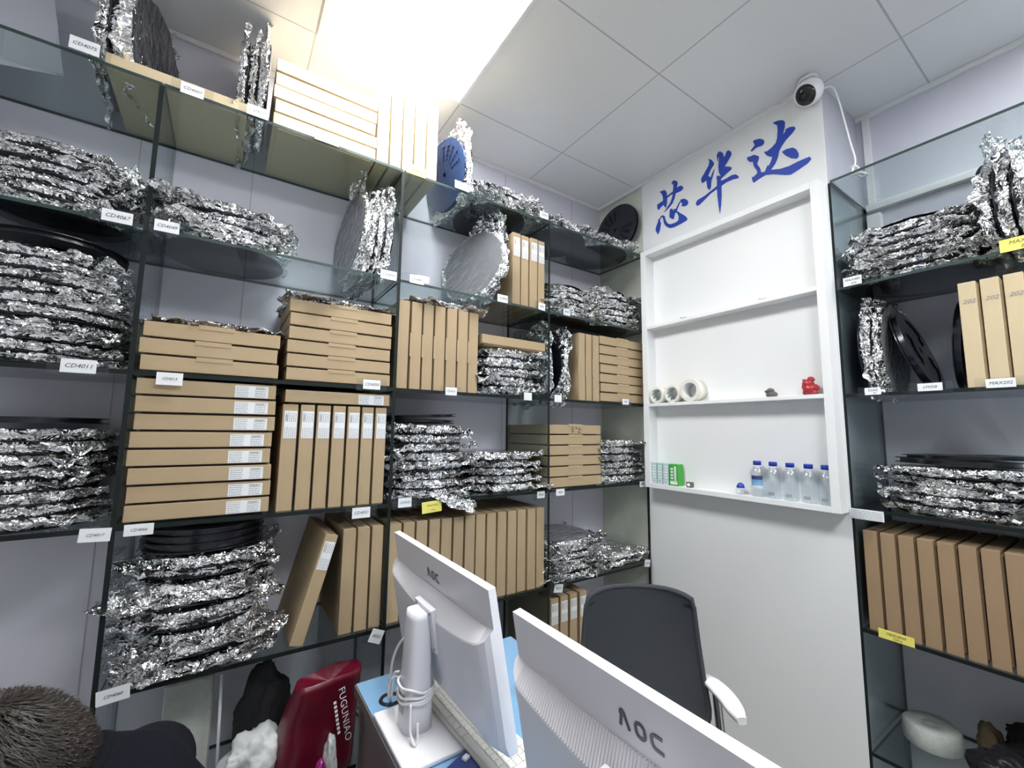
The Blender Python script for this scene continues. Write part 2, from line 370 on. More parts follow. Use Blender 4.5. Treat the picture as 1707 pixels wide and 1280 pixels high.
# ------------------------------------------------------------------ blue characters
CH = [[[(1.441,2.862),(1.422,2.861),(1.406,2.856),(1.397,2.841),(1.394,2.815),(1.396,2.777),(1.403,2.752),(1.41,2.758),(1.419,2.775),(1.435,2.77),(1.451,2.758),(1.459,2.771),(1.46,2.794),(1.446,2.796),(1.42,2.8),(1.421,2.825),(1.429,2.847)],[(1.362,2.876),(1.354,2.885),(1.341,2.881),(1.327,2.867),(1.326,2.855),(1.333,2.832),(1.317,2.835),(1.303,2.832),(1.292,2.817),(1.296,2.807),(1.311,2.803),(1.34,2.806),(1.346,2.783),(1.361,2.758),(1.388,2.74),(1.416,2.729),(1.395,2.749),(1.374,2.766),(1.36,2.793),(1.356,2.811),(1.373,2.81),(1.394,2.804),(1.394,2.815),(1.372,2.82),(1.356,2.823),(1.352,2.846),(1.35,2.863),(1.354,2.873),(1.358,2.863)],[(1.313,2.747),(1.307,2.755),(1.288,2.75),(1.273,2.737),(1.265,2.719),(1.273,2.707),(1.29,2.707),(1.306,2.717),(1.301,2.727),(1.309,2.742),(1.317,2.737),(1.336,2.703),(1.313,2.679),(1.286,2.652),(1.274,2.632),(1.279,2.624),(1.315,2.619),(1.353,2.617),(1.382,2.622),(1.405,2.641),(1.418,2.664),(1.423,2.694),(1.428,2.708),(1.44,2.704),(1.446,2.693),(1.439,2.677),(1.446,2.639),(1.46,2.616),(1.475,2.645),(1.471,2.665),(1.458,2.687),(1.452,2.707),(1.448,2.7),(1.436,2.715),(1.423,2.715),(1.413,2.706),(1.407,2.678),(1.394,2.653),(1.375,2.642),(1.346,2.639),(1.327,2.644),(1.324,2.664),(1.334,2.69),(1.345,2.697),(1.351,2.684),(1.356,2.663),(1.371,2.672),(1.382,2.686),(1.379,2.723),(1.372,2.732),(1.362,2.724),(1.358,2.711),(1.351,2.72),(1.34,2.715),(1.323,2.74)]],[[(1.145,2.899),(1.127,2.883),(1.116,2.861),(1.119,2.85),(1.133,2.837),(1.15,2.81),(1.136,2.793),(1.127,2.811),(1.114,2.826),(1.124,2.797),(1.134,2.772),(1.138,2.738),(1.147,2.73),(1.156,2.747),(1.159,2.788),(1.171,2.788),(1.183,2.785),(1.188,2.803),(1.185,2.815),(1.162,2.84),(1.145,2.861),(1.139,2.881)],[(1.099,2.892),(1.091,2.905),(1.08,2.902),(1.068,2.887),(1.064,2.86),(1.056,2.867),(1.049,2.883),(1.039,2.885),(1.027,2.87),(1.027,2.853),(1.041,2.836),(1.063,2.812),(1.042,2.801),(1.028,2.789),(1.031,2.78),(1.053,2.772),(1.083,2.759),(1.084,2.747),(1.057,2.746),(1.029,2.749),(1.009,2.743),(0.996,2.727),(0.998,2.719),(1.027,2.726),(1.058,2.727),(1.083,2.721),(1.084,2.67),(1.089,2.624),(1.096,2.582),(1.101,2.624),(1.105,2.68),(1.105,2.716),(1.138,2.709),(1.179,2.688),(1.206,2.675),(1.218,2.678),(1.222,2.695),(1.212,2.706),(1.171,2.711),(1.137,2.721),(1.105,2.731),(1.103,2.76),(1.106,2.778),(1.099,2.784),(1.088,2.775),(1.083,2.771),(1.092,2.796),(1.094,2.827),(1.09,2.857),(1.087,2.88),(1.094,2.875),(1.097,2.856)]],[[(0.923,2.863),(0.912,2.864),(0.891,2.857),(0.875,2.841),(0.875,2.825),(0.884,2.819),(0.909,2.824),(0.931,2.817),(0.936,2.822),(0.919,2.836),(0.916,2.841)],[(0.804,2.741),(0.785,2.744),(0.761,2.737),(0.748,2.722),(0.74,2.698),(0.741,2.684),(0.748,2.679),(0.769,2.692),(0.789,2.715)],[(0.834,2.899),(0.812,2.896),(0.793,2.887),(0.785,2.873),(0.787,2.849),(0.797,2.819),(0.786,2.825),(0.783,2.837),(0.768,2.837),(0.749,2.828),(0.746,2.817),(0.758,2.805),(0.786,2.787),(0.804,2.769),(0.815,2.752),(0.821,2.727),(0.833,2.704),(0.854,2.683),(0.814,2.667),(0.778,2.661),(0.742,2.663),(0.7,2.661),(0.695,2.648),(0.709,2.636),(0.744,2.626),(0.775,2.62),(0.796,2.629),(0.845,2.658),(0.876,2.671),(0.905,2.667),(0.93,2.66),(0.935,2.675),(0.936,2.692),(0.93,2.688),(0.912,2.696),(0.911,2.708),(0.924,2.736),(0.928,2.765),(0.942,2.77),(0.951,2.784),(0.953,2.799),(0.935,2.795),(0.921,2.794),(0.903,2.778),(0.9,2.768),(0.911,2.744),(0.898,2.715),(0.895,2.693),(0.878,2.687),(0.869,2.706),(0.863,2.712),(0.862,2.704),(0.851,2.72),(0.843,2.741),(0.856,2.749),(0.868,2.762),(0.878,2.784),(0.865,2.779),(0.844,2.785),(0.826,2.797),(0.819,2.816),(0.815,2.855),(0.816,2.876),(0.828,2.891)]]]
def stroke(polys, lab, piece):
    t = None
    yc = sum(p[0] for q in polys for p in q)/sum(len(q) for q in polys); zc = min(p[1] for q in polys for p in q)
    t = thing('wall_character', lab, 'sign', (XP-.002, yc, zc))
    for q in polys:
        cu = D.curves.new('brush_stroke', 'CURVE'); cu.dimensions = '2D'; cu.fill_mode = 'BOTH'; cu.extrude = .0015
        sp = cu.splines.new('POLY'); sp.points.add(len(q)-1); sp.use_cyclic_u = True
        for pt_, (a, b_) in zip(sp.points, q): pt_.co = (-(a-yc), b_-zc, 0, 1)
        tmp = D.objects.new('brush_stroke', cu); COL.objects.link(tmp)
        dg = bpy.context.evaluated_depsgraph_get(); dg.update()
        me = D.meshes.new_from_object(tmp.evaluated_get(dg)); D.objects.remove(tmp); D.curves.remove(cu)
        me.name = 'brush_stroke'; me.materials.clear(); me.materials.append(M['blue_sign'])
        o = D.objects.new('brush_stroke', me); COL.objects.link(o); o.parent = t
        o.matrix_local = Matrix.Translation((-.0018, 0, 0)) @ Matrix(((0, 0, -1, 0), (-1, 0, 0, 0), (0, 1, 0, 0), (0, 0, 0, 1)))
stroke(CH[0], 'left blue brush-written character, the one with three dots, on the white panel', 0)
stroke(CH[1], 'middle blue brush-written character with a long tail on the white panel', 1)
stroke(CH[2], 'right blue brush-written character, the largest, below the security camera', 2)

# ------------------------------------------------------------------ cardboard reel boxes
BW, BT = .345, .0455
rnd = random.Random(5)
def make_box(kind, t=BT, w_=BW, pale=False):
    """kind: 'tab' plain with a tuck tab, 'label' with a printed sticker, 'plain', 'hand' with handwriting"""
    bm = bmesh.new(); bx(bm, -w_/2, w_/2, -w_/2, w_/2, .0046, t-.0008, .0018); bx(bm, -w_/2+.014, w_/2-.014, -w_/2+.014, w_/2-.014, 0, .005, mi=1)
    cm = 'card_brown' if pale == 'brown' else 'card_pale_lit' if pale else 'card'
    root = obj('reel_box', bm, [cm, 'box_gap_shade' if kind in ('tab', 'label') and not pale else cm])
    if kind == 'tab':
        bm = bmesh.new(); bx(bm, -.046, .046, -w_/2-.0012, -w_/2+.0010, t*.80, t+.0034, .0004)
        obj('tuck_tab', bm, cm, root)
    if kind == 'label':
        bm = bmesh.new(); lx0, lx1 = w_/2-.112, w_/2-.022; lz0, lz1 = .006, t-.006; y = -w_/2
        bx(bm, lx0, lx1, y-.0010, y+.0004, lz0, lz1, 0)
        rr = random.Random(int(t*1e5)+3)
        def line(a, b_, z, h): bx(bm, a, b_, y-.0014, y-.0009, z, z+h, 0, mi=1)
        for r_ in range(6):
            z = lz0+.003+r_*.0052
            a = lx0+.003; 
            while a < lx0+.034:
                b_ = a+rr.uniform(.003, .009); line(a, min(b_, lx0+.036), z, .0014); a = b_+.0015
            a = lx0+.054
            while a < lx1-.006:
                b_ = a+rr.uniform(.003, .010); line(a, min(b_, lx1-.004), z, .0014); a = b_+.0018
        a = lx0+.058
        while a < lx1-.008: line(a, a+.0008, lz0+.0255, .005); a += rr.choice((.0015, .002, .003))
        obj('shipping_label', bm, ['label', 'ink_grey'], root)
    return root
protos = {}
def get_box(kind, pale=False, hand=None):
    key = (kind, pale, hand)
    if key not in protos:
        protos[key] = make_box('plain' if hand else kind, pale=pale)
        if hand:
            h = textmesh('handwriting', hand, .019, 'ink_grey', protos[key], shear=.3, align='CENTER')
            # reads along the spine when the box stands upright: written across the spine near its top
            h.rotation_euler = (PI/2, PI/2, 0); h.location = (BW*.31, -BW/2-.0012, BT/2)
        protos[key]['_used'] = 0
        return protos[key]
    return dup(protos[key])
def bfinish(o, label, group):
    if '_used' in o.keys(): del o['_used']
    tag(o, label, 'box', group)
def flat_box(kind, xc, yc, z, label, group, rz=0.0, t=BT, pale=False, face='-y'):
    o = get_box(kind, pale)
    o.location = (xc, yc, z+.0004); o.rotation_euler = (0, 0, rz + (0 if face == '-y' else -PI/2))
    o.scale = (1, 1, (t-.0006)/BT)
    bfinish(o, label, group); return o
def up_box(kind, xc, yc, z, label, group, lean=0.0, t=BT, pale=False, face='-y', hand=None):
    """box standing on its side edge, spine towards the room; lean in radians about its foot"""
    o = get_box(kind, pale, hand)
    if face == '-y':
        Rm = Matrix.Rotation(-PI/2, 4, 'Y')
        L = Matrix.Rotation(lean, 4, 'Y')
        Mx = Matrix.Translation((xc, yc, z+.0006)) @ L @ Matrix.Translation((t/2, 0, BW/2)) @ Rm @ Matrix.Diagonal((1, 1, (t-.0008)/BT, 1))
    else:   # spine faces -x, thickness runs along y
        Rm = Matrix.Rotation(-PI/2, 4, 'Z') @ Matrix.Rotation(-PI/2, 4, 'Y')
        Mx = Matrix.Translation((xc, yc, z+.0006)) @ Matrix.Rotation(-PI/2, 4, 'Z') @ Matrix.Rotation(lean, 4, 'Y') @ Matrix.Translation((t/2, 0, BW/2)) @ Matrix.Rotation(-PI/2, 4, 'Y') @ Matrix.Diagonal((1, 1, (t-.0008)/BT, 1))
    o.matrix_world = Mx
    loc, rot, scl = Mx.decompose(); o.location = loc; o.rotation_euler = rot.to_euler(); o.scale = scl
    bfinish(o, label, group); return o
YC = YF+.012+BW/2     # centre depth of a box whose front is just inside the shelf edge
def flat_stack(kind, n, x0, x1, z0, z1, what, where, group, pale=False, jit=.004):
    t = (z1-z0)/n
    for k in range(n):
        i = n-1-k
        flat_box(kind, (x0+x1)/2+rnd.uniform(-jit, jit), YC+rnd.uniform(0, .004), z0+k*t, '%s, %s in %s' % (what, ordl(i, n), where), group, rnd.uniform(-.006, .006), t, pale)
def up_row(kind, xs, z, what, where, group, pale=False, dz=0):
    """xs: boundaries of the boxes along the shelf"""
    n = len(xs)-1
    for k in range(n):
        t = xs[k+1]-xs[k]; t = min(t-.0015, .052)
        up_box(kind, (xs[k]+xs[k+1])/2, YC+rnd.uniform(0, .006), z, '%s, %s in %s' % (what, ordl(k, n, LORD, 'rightmost'), where), group, rnd.uniform(-.003, .003), t, pale)
# top shelf
o = flat_box('plain', -.188, YC, ZS['A'], 'single thin cardboard reel box lying on the top glass shelf under a black reel', None, 0.01, .040, True)
flat_stack('plain', 5, .062, .404, ZS['A'], 2.775, 'pale-lit flat cardboard box', 'the top-shelf stack of five', 'flat boxes on the top shelf', True)
up_row('plain', [.410, .462, .512, .562, .613, .665], ZS['A'], 'pale-lit upright cardboard box', 'the top-shelf row of five', 'upright boxes on the top shelf', True)
# second shelf
up_row('label', [1.046, 1.097, 1.147, 1.196, 1.243], ZS['B'], 'upright cardboard box', 'the second-shelf row of four labelled boxes', 'upright boxes on the second shelf')
# third shelf
flat_stack('tab', 3, -.217, .128, ZS['C'], 1.803, 'flat cardboard box', 'the third-shelf stack of three', 'flat boxes in the three-high stack')
flat_stack('tab', 6, .156, .503, ZS['C'], 1.936, 'tabbed flat cardboard box', 'the third-shelf stack of six', 'flat boxes in the six-high stack')
up_row('tab', [.524, .574, .624, .674, .726, .778, .830, .882], ZS['C'], 'upright unlabelled cardboard box', 'the third-shelf row of seven', 'upright boxes in the row of seven, third shelf')
up_row('tab', [1.455, 1.505, 1.552, 1.603], ZS['C'], 'upright cardboard box', 'the third-shelf row of three near the white panel', 'upright boxes near the white panel')
flat_stack('tab', 7, 1.610, 1.948, ZS['C'], 2.006, 'flat tabbed cardboard box', 'the stack of seven beside the white panel', 'flat boxes in the seven-high stack')
# fourth shelf
flat_stack('label', 8, -.210, .128, ZS['D'], 1.637, 'labelled flat cardboard box', 'the fourth-shelf stack of eight', 'labelled flat boxes in the eight-high stack', jit=.007)
up_row('label', [.150, .204, .255, .306, .355, .404, .4525, .500], ZS['D'], 'upright cardboard box', 'the fourth-shelf row of seven labelled boxes', 'labelled upright boxes in the row of seven')
flat_box('label', .330, YC, ZS['D']+BW+.003, 'labelled cardboard box lying on top of seven upright boxes', None, 0, .046)
flat_stack('tab', 6, 1.258, 1.604, ZS['D'], 1.533, 'unlabelled flat cardboard box', 'the fourth-shelf stack of six', 'flat boxes in the six-high stack, fourth shelf')
_top = [o for o in COL.objects if o.get('label', '').startswith('unlabelled flat cardboard box, topmost')][0]
bm = bmesh.new()
for q in ([(-.03, .036), (-.006, .037)], [(-.020, .038), (-.019, .012)], [(-.03, .027), (-.010, .026)], [(-.028, .014), (-.008, .015)], [(.0, .034), (.006, .026), (.014, .038)], [(.018, .028), (.028, .032), (.024, .018), (.016, .012), (.036, .012)], [(.034, .028), (.042, .022)]):
    for a_, b_ in zip(q, q[1:]): cyl(bm, (a_[0], -BW/2-.0004, a_[1]), (b_[0], -BW/2-.0004, b_[1]), .0012, n=5)
obj('handwriting', bm, 'ink', _top)
# fifth shelf
up_box('label', .238, YC, ZS['E'], 'labelled cardboard reel box leaning to the right against three upright boxes', None, R(15.2), .047)
up_row('plain', [.362, .412, .461, .508], ZS['E'], 'upright plain cardboard box', 'the row of three beside the leaning box', 'three upright boxes beside the leaning box')
xs = [.524+i*(1.246-.524)/14 for i in range(15)]
up_row('plain', xs, ZS['E'], 'upright plain cardboard box', 'the long row behind the left monitor', 'upright boxes in the long row')
# lowest shelf
up_row('label', [1.275, 1.332, 1.392, 1.450, 1.508], ZS['F'], 'shaded labelled box', 'the lowest-shelf row of four beside the chair', 'upright boxes on the lowest shelf')
# right-hand unit: boxes face -x
XC2 = XP+.012+BW/2
ys = [.318, .267, .218, .168, .118]
for k in range(4):
    up_box('plain', XC2, (ys[k]+ys[k+1])/2, ZS['C'], 'pale numbered box standing on the right-hand unit, %s of the four' % ordl(k, 4, LORD, 'rightmost'), 'upright numbered boxes on the right-hand unit', 0, .047, True, '-x', hand='202')
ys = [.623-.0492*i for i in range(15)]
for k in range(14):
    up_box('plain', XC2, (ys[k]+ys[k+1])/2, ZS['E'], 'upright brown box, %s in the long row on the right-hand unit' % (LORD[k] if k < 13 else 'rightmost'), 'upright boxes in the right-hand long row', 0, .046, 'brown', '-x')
# ------------------------------------------------------------------ reels and foil bags
RR = .164
def flange(bm, z, r=RR, th=.0022, style=0):
    """plastic reel flange with cut-out windows"""
    n = 72; rings = [.012, .045, .060, .105, .135, .158, r] if style == 0 else [.012, .045, .060, .074, .079, .093, .098, .112, .117, .131, r]
    def hole(k, j):
        a = (k % 24)
        if j == 2 and style == 0: return 3 < a < 21
        if j == 3 and style == 0: return 6 < a < 18
        if style == 1 and j in (2, 4, 6, 8): return (k % 4) in (0, 1, 2)[:2] and (k % 36) < 20
        return False
    for zz, fl in ((z, 1), (z+th, 0)):
        vs = [[bm.verts.new((rr*math.cos(2*PI*k/n), rr*math.sin(2*PI*k/n), zz)) for k in range(n)] for rr in rings]
        for j in range(len(rings)-1):
            for k in range(n):
                if hole(k, j): continue
                q = (vs[j][k], vs[j+1][k], vs[j+1][(k+1) % n], vs[j][(k+1) % n])
                bm.faces.new(q if not fl else q[::-1])
        if fl: low = vs
        else:
            for k in range(n): bm.faces.new((low[-1][k], low[-1][(k+1) % n], vs[-1][(k+1) % n], vs[-1][k]))
def reel_bm(t=.020, style=0):
    bm = bmesh.new(); flange(bm, 0, style=style); flange(bm, t-.0022, style=style)
    lathe(bm, [(.050, .0022), (.050, t-.0022)], 48); lathe(bm, [(.012, 0), (.012, t)], 24)
    lathe(bm, [(.150, .0030), (.150, t-.003)], 60)
    lathe(bm, [(.05, .0035), (.150, .0035)], 60); lathe(bm, [(.05, t-.0035), (.150, t-.0035)], 60)
    return bm
def ridged(p, s):
    return 1-2*abs(noise.noise(p*s))
def bag_bm(seed, t=.030, film=False, flare=.052, droop=0.0, tail=0.0, rim=.0028):
    """a reel sealed in a crumpled square film bag: disc core, wrinkled side band, ruffled corners"""
    rs = random.Random(seed); off = Vector((seed*3.1, seed*1.7, seed*.9))
    NA = 128
    h = t/2
    prof = []   # (radius, z, flange fraction, wrinkle amplitude)
    for r in (.03, .07, .105, .13, .15, .163): prof.append((r, h, 0, .0012))
    for k, (r, z) in enumerate(((.1705, .93), (.1745, .65), (.177, .38), (.178, .15))): prof.append((r, z*h, 0, rim))
    for f in (.18, .4, .62, .82, 1.0): prof.append((.178, .06*h*(1-f), f, .006))
    for f in (.82, .62, .4, .18): prof.append((.178, -.06*h*(1-f)-.0012, f, .006))
    for (r, z) in ((.178, .15), (.177, .38), (.1745, .65), (.1705, .93)): prof.append((r, -z*h, 0, rim))
    for r in (.163, .15, .12, .08, .04): prof.append((r, -h, 0, .0008))
    bm = bmesh.new(); rings = []
    cs = [rs.uniform(.55, 1.15) for _ in range(4)]; cz = [rs.uniform(-.5, .8) for _ in range(4)]
    if tail: cs = [1.1*(1+tail), .35, .05, .35]
    for pi_, (r, z, f, amp) in enumerate(prof):
        ring = []
        for k in range(NA):
            a = 2*PI*k/NA
            q = int(((a) % (2*PI))//(PI/2)); c = max(0, math.cos(2*(a-PI/4-q*PI/2)))**1.6
            ext = .002 + flare*c*cs[q] + .006*noise.noise(Vector((math.cos(a)*4, math.sin(a)*4, seed)))
            rr = r + f*ext
            x, y = rr*math.cos(a), rr*math.sin(a)
            zz = z
            if f:
                zz += f*c*cz[q]*.018 + f*.009*math.sin(a*(17+seed % 5)+pi_*.6+seed)*(.15+c)
                if droop and q == 2: zz -= f*f*c*droop
            p = Vector((x, y, zz*1.6))+off
            d1 = ridged(p, 22)*.6+ridged(p+Vector((5, 3, 1)), 52)*.4
            d2 = noise.noise_vector(p*30)
            am = amp*(1+1.2*f)*(.22+1.0*c if f else .75+.6*c)
            side = 1 if pi_ > 5 else .3+.5*c
            x += (d1*am*math.cos(a) + d2.x*am*1.1)*side; y += (d1*am*math.sin(a) + d2.y*am*1.1)*side
            zz += d2.z*am*(.9 if f else .55) + (d1-.3)*amp*.5
            zz = max(-h*1.02, min(h*1.02, zz)) if not f else zz
            ring.append(bm.verts.new((x, y, zz+h)))
        rings.append(ring)
    top = bm.verts.new((0, 0, 2*h)); bot = bm.verts.new((0, 0, 0))
    for k in range(NA):
        j = (k+1) % NA
        f_ = bm.faces.new((top, rings[0][k], rings[0][j])); f_.material_index = 1 if film else 0
        bm.faces.new((bot, rings[-1][j], rings[-1][k]))
        for i in range(len(rings)-1):
            f_ = bm.faces.new((rings[i][k], rings[i+1][k], rings[i+1][j], rings[i][j]))
            if film and i < 6: f_.material_index = 1
    return bm
bagp = {}
def bag(variant, film=None):
    key = (variant, film)
    if key not in bagp:
        S = {0: dict(), 1: dict(flare=.060), 2: dict(flare=.046), 3: dict(flare=.058), 4: dict(flare=.050, droop=.03), 5: dict(flare=.062, droop=.09, rim=.005),
             6: dict(flare=.055, tail=.75), 7: dict(flare=.050, rim=.005), 8: dict(flare=.080, rim=.009), 9: dict(flare=.075, rim=.010)}[variant]
        t = .030
        root = thing('bagged_reel', '', 'wrapped reel')
        fo = obj('foil_bag', bag_bm(variant*7+3+(50 if film else 0), t, film=bool(film), **S), ['foil', film or 'foil'], root)
        rb = reel_bm(.018); 
        bmesh.ops.scale(rb, vec=(1.0, 1.0, 1), verts=rb.verts)
        if film: bmesh.ops.translate(rb, vec=(0, 0, .009), verts=rb.verts); ro = obj('reel', rb, 'reel', root)
        else:
            rb.free(); rb = bmesh.new(); lathe(rb, [(0, -.0004), (.1785, -.0004), (.1790, .0010), (.1785, .0026), (0, .0026)], 64); ro = obj('bag_gap_shade', rb, 'reel', root)  # black disc painting the dark gap between stacked bags, no visible reel part
        bagp[key] = root
        return root
    return dup(bagp[key])
brnd = random.Random(11)
def bag_at(variant, loc, label, group, t=.030, rz=0.0, tilt=(0, 0), film=None):
    o = bag(variant, film)
    o.location = loc; o.rotation_euler = (tilt[0], tilt[1], rz + brnd.randrange(4)*PI/2*(0 if variant in (5, 6) else 1)); o.scale = (1, 1, t/.030)
    tag(o, label, 'wrapped reel', group); return o
def bag_stack(n, xc, yc, z0, z1, where, group, vs=(0, 1, 2, 3, 7), jit=.008, topfilm=None, tilt=.012, what='foil-wrapped reel'):
    t = (z1-z0)/n
    for k in range(n):
        i = n-1-k
        v = vs[(k*3+n) % len(vs)]; film = topfilm if (k == n-1) else None
        bag_at(v, (xc+brnd.uniform(-jit, jit), yc+brnd.uniform(-jit, jit*.6), z0+k*t+.001), '%s, %s of %s' % (what, ordl(i, n), where), group, t*1.0, brnd.uniform(-.12, .12),
               (brnd.uniform(-tilt, tilt), brnd.uniform(-tilt, tilt)), film)
YB_ = YF+.200
bag_stack(6, -.455, YB_, ZS['B'], 2.262, 'the far-left second-shelf stack', 'wrapped reels, far-left second shelf')
bag_stack(10, -.455, YB_, ZS['C'], 1.968, 'the far-left third-shelf stack', 'wrapped reels, far-left third shelf')
bag_stack(8, -.470, YB_, ZS['D'], 1.488, 'the far-left fourth-shelf stack', 'wrapped reels, far-left fourth shelf')
bag_stack(4, -.035, YB_, ZS['B'], 2.215, 'the loose second-shelf stack of four', 'loose wrapped reels on the second shelf', vs=(1, 8, 3, 9), jit=.012)
bag_at(7, (-.045, YB_, 1.8045), 'wrapped reel with black rim lying on the three-high box stack', None, .020, .05, film='film')
bag_at(3, (.325, YB_, 1.938), 'empty-looking crumpled foil bag draped on the six-high box stack', None, .022, .05)
bag_at(8, (.745, YB_, ZS['C']+BW+.003), 'crumpled smoky foil bag lying over the seven upright boxes', None, .026, .05, film='film')
bag_stack(5, 1.072, YB_, ZS['C'], 1.868, 'the stack under a single flat box', 'wrapped reels under a single flat box', vs=(8, 9, 7, 3))
flat_box('plain', 1.070, YC+.004, 1.873, 'cardboard reel box resting alone on five foil-wrapped reels', None, 0.0, .045)
bag_stack(5, 1.432, YB_, ZS['B'], 2.228, 'the left stack, narrow second shelf', 'wrapped reels, narrow second shelf, left stack', vs=(8, 9, 7, 1))
bag_stack(6, 1.765, YB_, ZS['B'], 2.262, 'the right stack, narrow second shelf', 'wrapped reels, narrow second shelf, right stack', vs=(9, 8, 1, 7))
bag_stack(8, .705, YB_, ZS['D'], 1.515, 'the tall middle fourth-shelf stack', 'wrapped reels, middle fourth shelf, tall stack', vs=(8, 1, 9, 3, 7), jit=.012)
bag_at(5, (.715, YB_-.015, ZS['D']+.001), 'drooping foil-wrapped reel hanging over the edge beside the yellow card', None, .026, R(76))
bag_stack(5, 1.065, YB_, ZS['D'], 1.405, 'the low middle fourth-shelf stack', 'wrapped reels, middle fourth shelf, low stack', vs=(9, 8, 3, 1), jit=.012)
bag_stack(6, 1.790, YB_, ZS['D'], 1.455, 'the narrow fourth-shelf stack', 'wrapped reels, narrow fourth shelf', vs=(8, 9, 1))
bag_stack(9, -.030, YB_, ZS['E'], 1.125, 'the tall untidy fifth-shelf stack', 'wrapped reels, fifth shelf, tall untidy stack', vs=(8, 9, 1, 3), jit=.024, tilt=.05, topfilm=None)
bag_stack(6, 1.440, YB_, ZS['E'], .985, 'the heap, narrow fifth shelf', 'wrapped reels, narrow fifth shelf', vs=(8, 9, 1), jit=.014, topfilm='film', tilt=.03)
bag_stack(2, 1.730, YB_-.01, ZS['E'], .880, 'the low pair, narrow fifth shelf', 'low pair of wrapped reels, narrow fifth shelf', vs=(9, 8), jit=.01)
# top shelf, flat ones near the corner
bag_stack(3, 1.03, YB_, ZS['A'], 2.635, 'the middle top-shelf pile of three', 'wrapped reels on the top shelf, middle pile', vs=(8, 1, 9), tilt=.05)
bag_stack(2, 1.42, YB_, ZS['A'], 2.585, 'the top-shelf pair left of the corner', 'wrapped reels on the top shelf, second pile', vs=(9, 8), topfilm='film')
bag_stack(2, 1.75, YB_-.01, ZS['A'], 2.580, 'the top-shelf pair before the perforated reel', 'wrapped reels on the top shelf, corner pile', vs=(8, 9))
# bags standing on edge, disc axis along x
def bag_up(variant, x, z, label, group=None, t=.030, yaw_=0.0, lean=0.0, film=None, y=YB_, axis='x', spin=None):
    if variant == 6 and axis == 'x': y = y-.035
    o = bag(variant, film)
    Rx = Matrix.Rotation(PI/2, 4, 'Y') if axis == 'x' else Matrix.Rotation(PI/2, 4, 'Z') @ Matrix.Rotation(PI/2, 4, 'Y')
    # disc normal turned to -x (its film side faces the viewer's left)
    Mx = Matrix.Translation((x, y, z+.182)) @ Matrix.Rotation(yaw_, 4, 'Z') @ Matrix.Rotation(lean, 4, 'Y' if axis == 'x' else 'X') @ Rx @ Matrix.Rotation(PI, 4, 'Y') @ Matrix.Rotation(spin if spin is not None else brnd.choice((0, PI/2, PI)), 4, 'Z') @ Matrix.Diagonal((1, 1, t/.03, 1))
    loc, rot, scl = Mx.decompose(); o.location = loc; o.rotation_euler = rot.to_euler(); o.scale = scl
    tag(o, label, 'wrapped reel', group); return o
bag_up(1, -.372, ZS['A'], 'foil-wrapped reel standing on edge on the top shelf, cut by the picture top', None, .030, yaw_=.05)
bag_up(7, -.325, ZS['A'], 'smoky film bag with black reel standing on edge at the top left', None, .055, film='film_black', yaw_=PI-.25)
for i in range(3):
    bag_up((6, 0, 3)[i], .040-.030*i, ZS['A'], 'foil-wrapped reel standing left of the pale flat boxes, %s of three' % ('right', 'middle', 'left')[i], 'three wrapped reels on edge, top shelf', .028, spin=-PI/4 if i == 0 else None)
for i in range(4):
    bag_up((6, 7, 1, 9)[i], .385+.031*i, ZS['B'], 'foil-wrapped reel standing on the second shelf, %s of the four' % ordl(i, 4, LORD, 'rightmost'), 'four wrapped reels on edge, second shelf', .030, yaw_=.10, lean=R(4), film='film' if i == 0 else None, spin=-PI/4 if i == 0 else None)
bag_up(6, .925, ZS['B'], 'clear film bag with a reel leaning right against another, second shelf', 'leaning wrapped reels beside four upright boxes', .030, yaw_=.38, lean=R(12), film='film_clear', spin=-PI/4-.25, y=1.735)
bag_up(9, .978, ZS['B'], 'foil-wrapped reel leaning against the four upright boxes, second shelf', 'leaning wrapped reels beside four upright boxes', .030, yaw_=.15, lean=R(10))
bag_up(9, 1.295, ZS['C'], 'open-topped foil bag on edge just right of the middle glass divider', None, .030, lean=R(-2))
bag_up(8, 1.398, ZS['C'], 'crumpled foil bag on edge behind a slanting black reel, third shelf', None, .030, film=None, lean=R(6))
_slant = ('slanting black reel between two foil bags on edge, narrow third shelf', (1.345, YB_, ZS['C']+.166), (0, R(92), R(6)))
bag_up(1, .812, ZS['A'], 'wrapped reel on edge behind the dark blue reel, foil fringe on its right', None, .026, lean=R(-6), yaw_=.12)
# right-hand unit
def bag_stack2(n, xc, yc, z0, z1, *a, **k): bag_stack(n, xc, yc, z0, z1, *a, **k)
XB = XP+.200
bag_stack(6, XB, .430, ZS['B'], 2.265, 'the right-hand unit second-shelf stack', 'wrapped reels, right-hand unit, second shelf', vs=(1, 8, 3, 0))
bag_stack(5, XB, .385, ZS['D'], 1.390, 'the wide right-hand unit fourth-shelf pile', 'wrapped reels, right-hand unit, fourth shelf', vs=(8, 1, 9), tilt=.02)
bag_stack(4, XB, .020, ZS['D'], 1.345, 'the fourth-shelf pile at the right picture edge', 'wrapped reels, right-hand unit, right edge', vs=(8, 9), jit=.015, tilt=.03)
for i in range(4):
    bag_up((6, 9, 8, 6)[i], XB-.01, ZS['B'], 'foil-wrapped reel standing at the right picture edge, %s of four' % ordl(i, 4, LORD, 'rightmost'), 'wrapped reels on edge, right-hand unit', .034, axis='y', y=.235-.040*i, yaw_=-.12, spin=-PI/4 if i in (0, 3) else None)
bag_up(9, XB, ZS['C'], 'foil-wrapped reel on edge at the left end of the right-hand third shelf', None, .036, axis='y', y=.595)
bag_up(7, XB, ZS['C'], 'second foil-wrapped reel on edge touching the tilted black reel', None, .030, axis='y', y=.555, film='film')
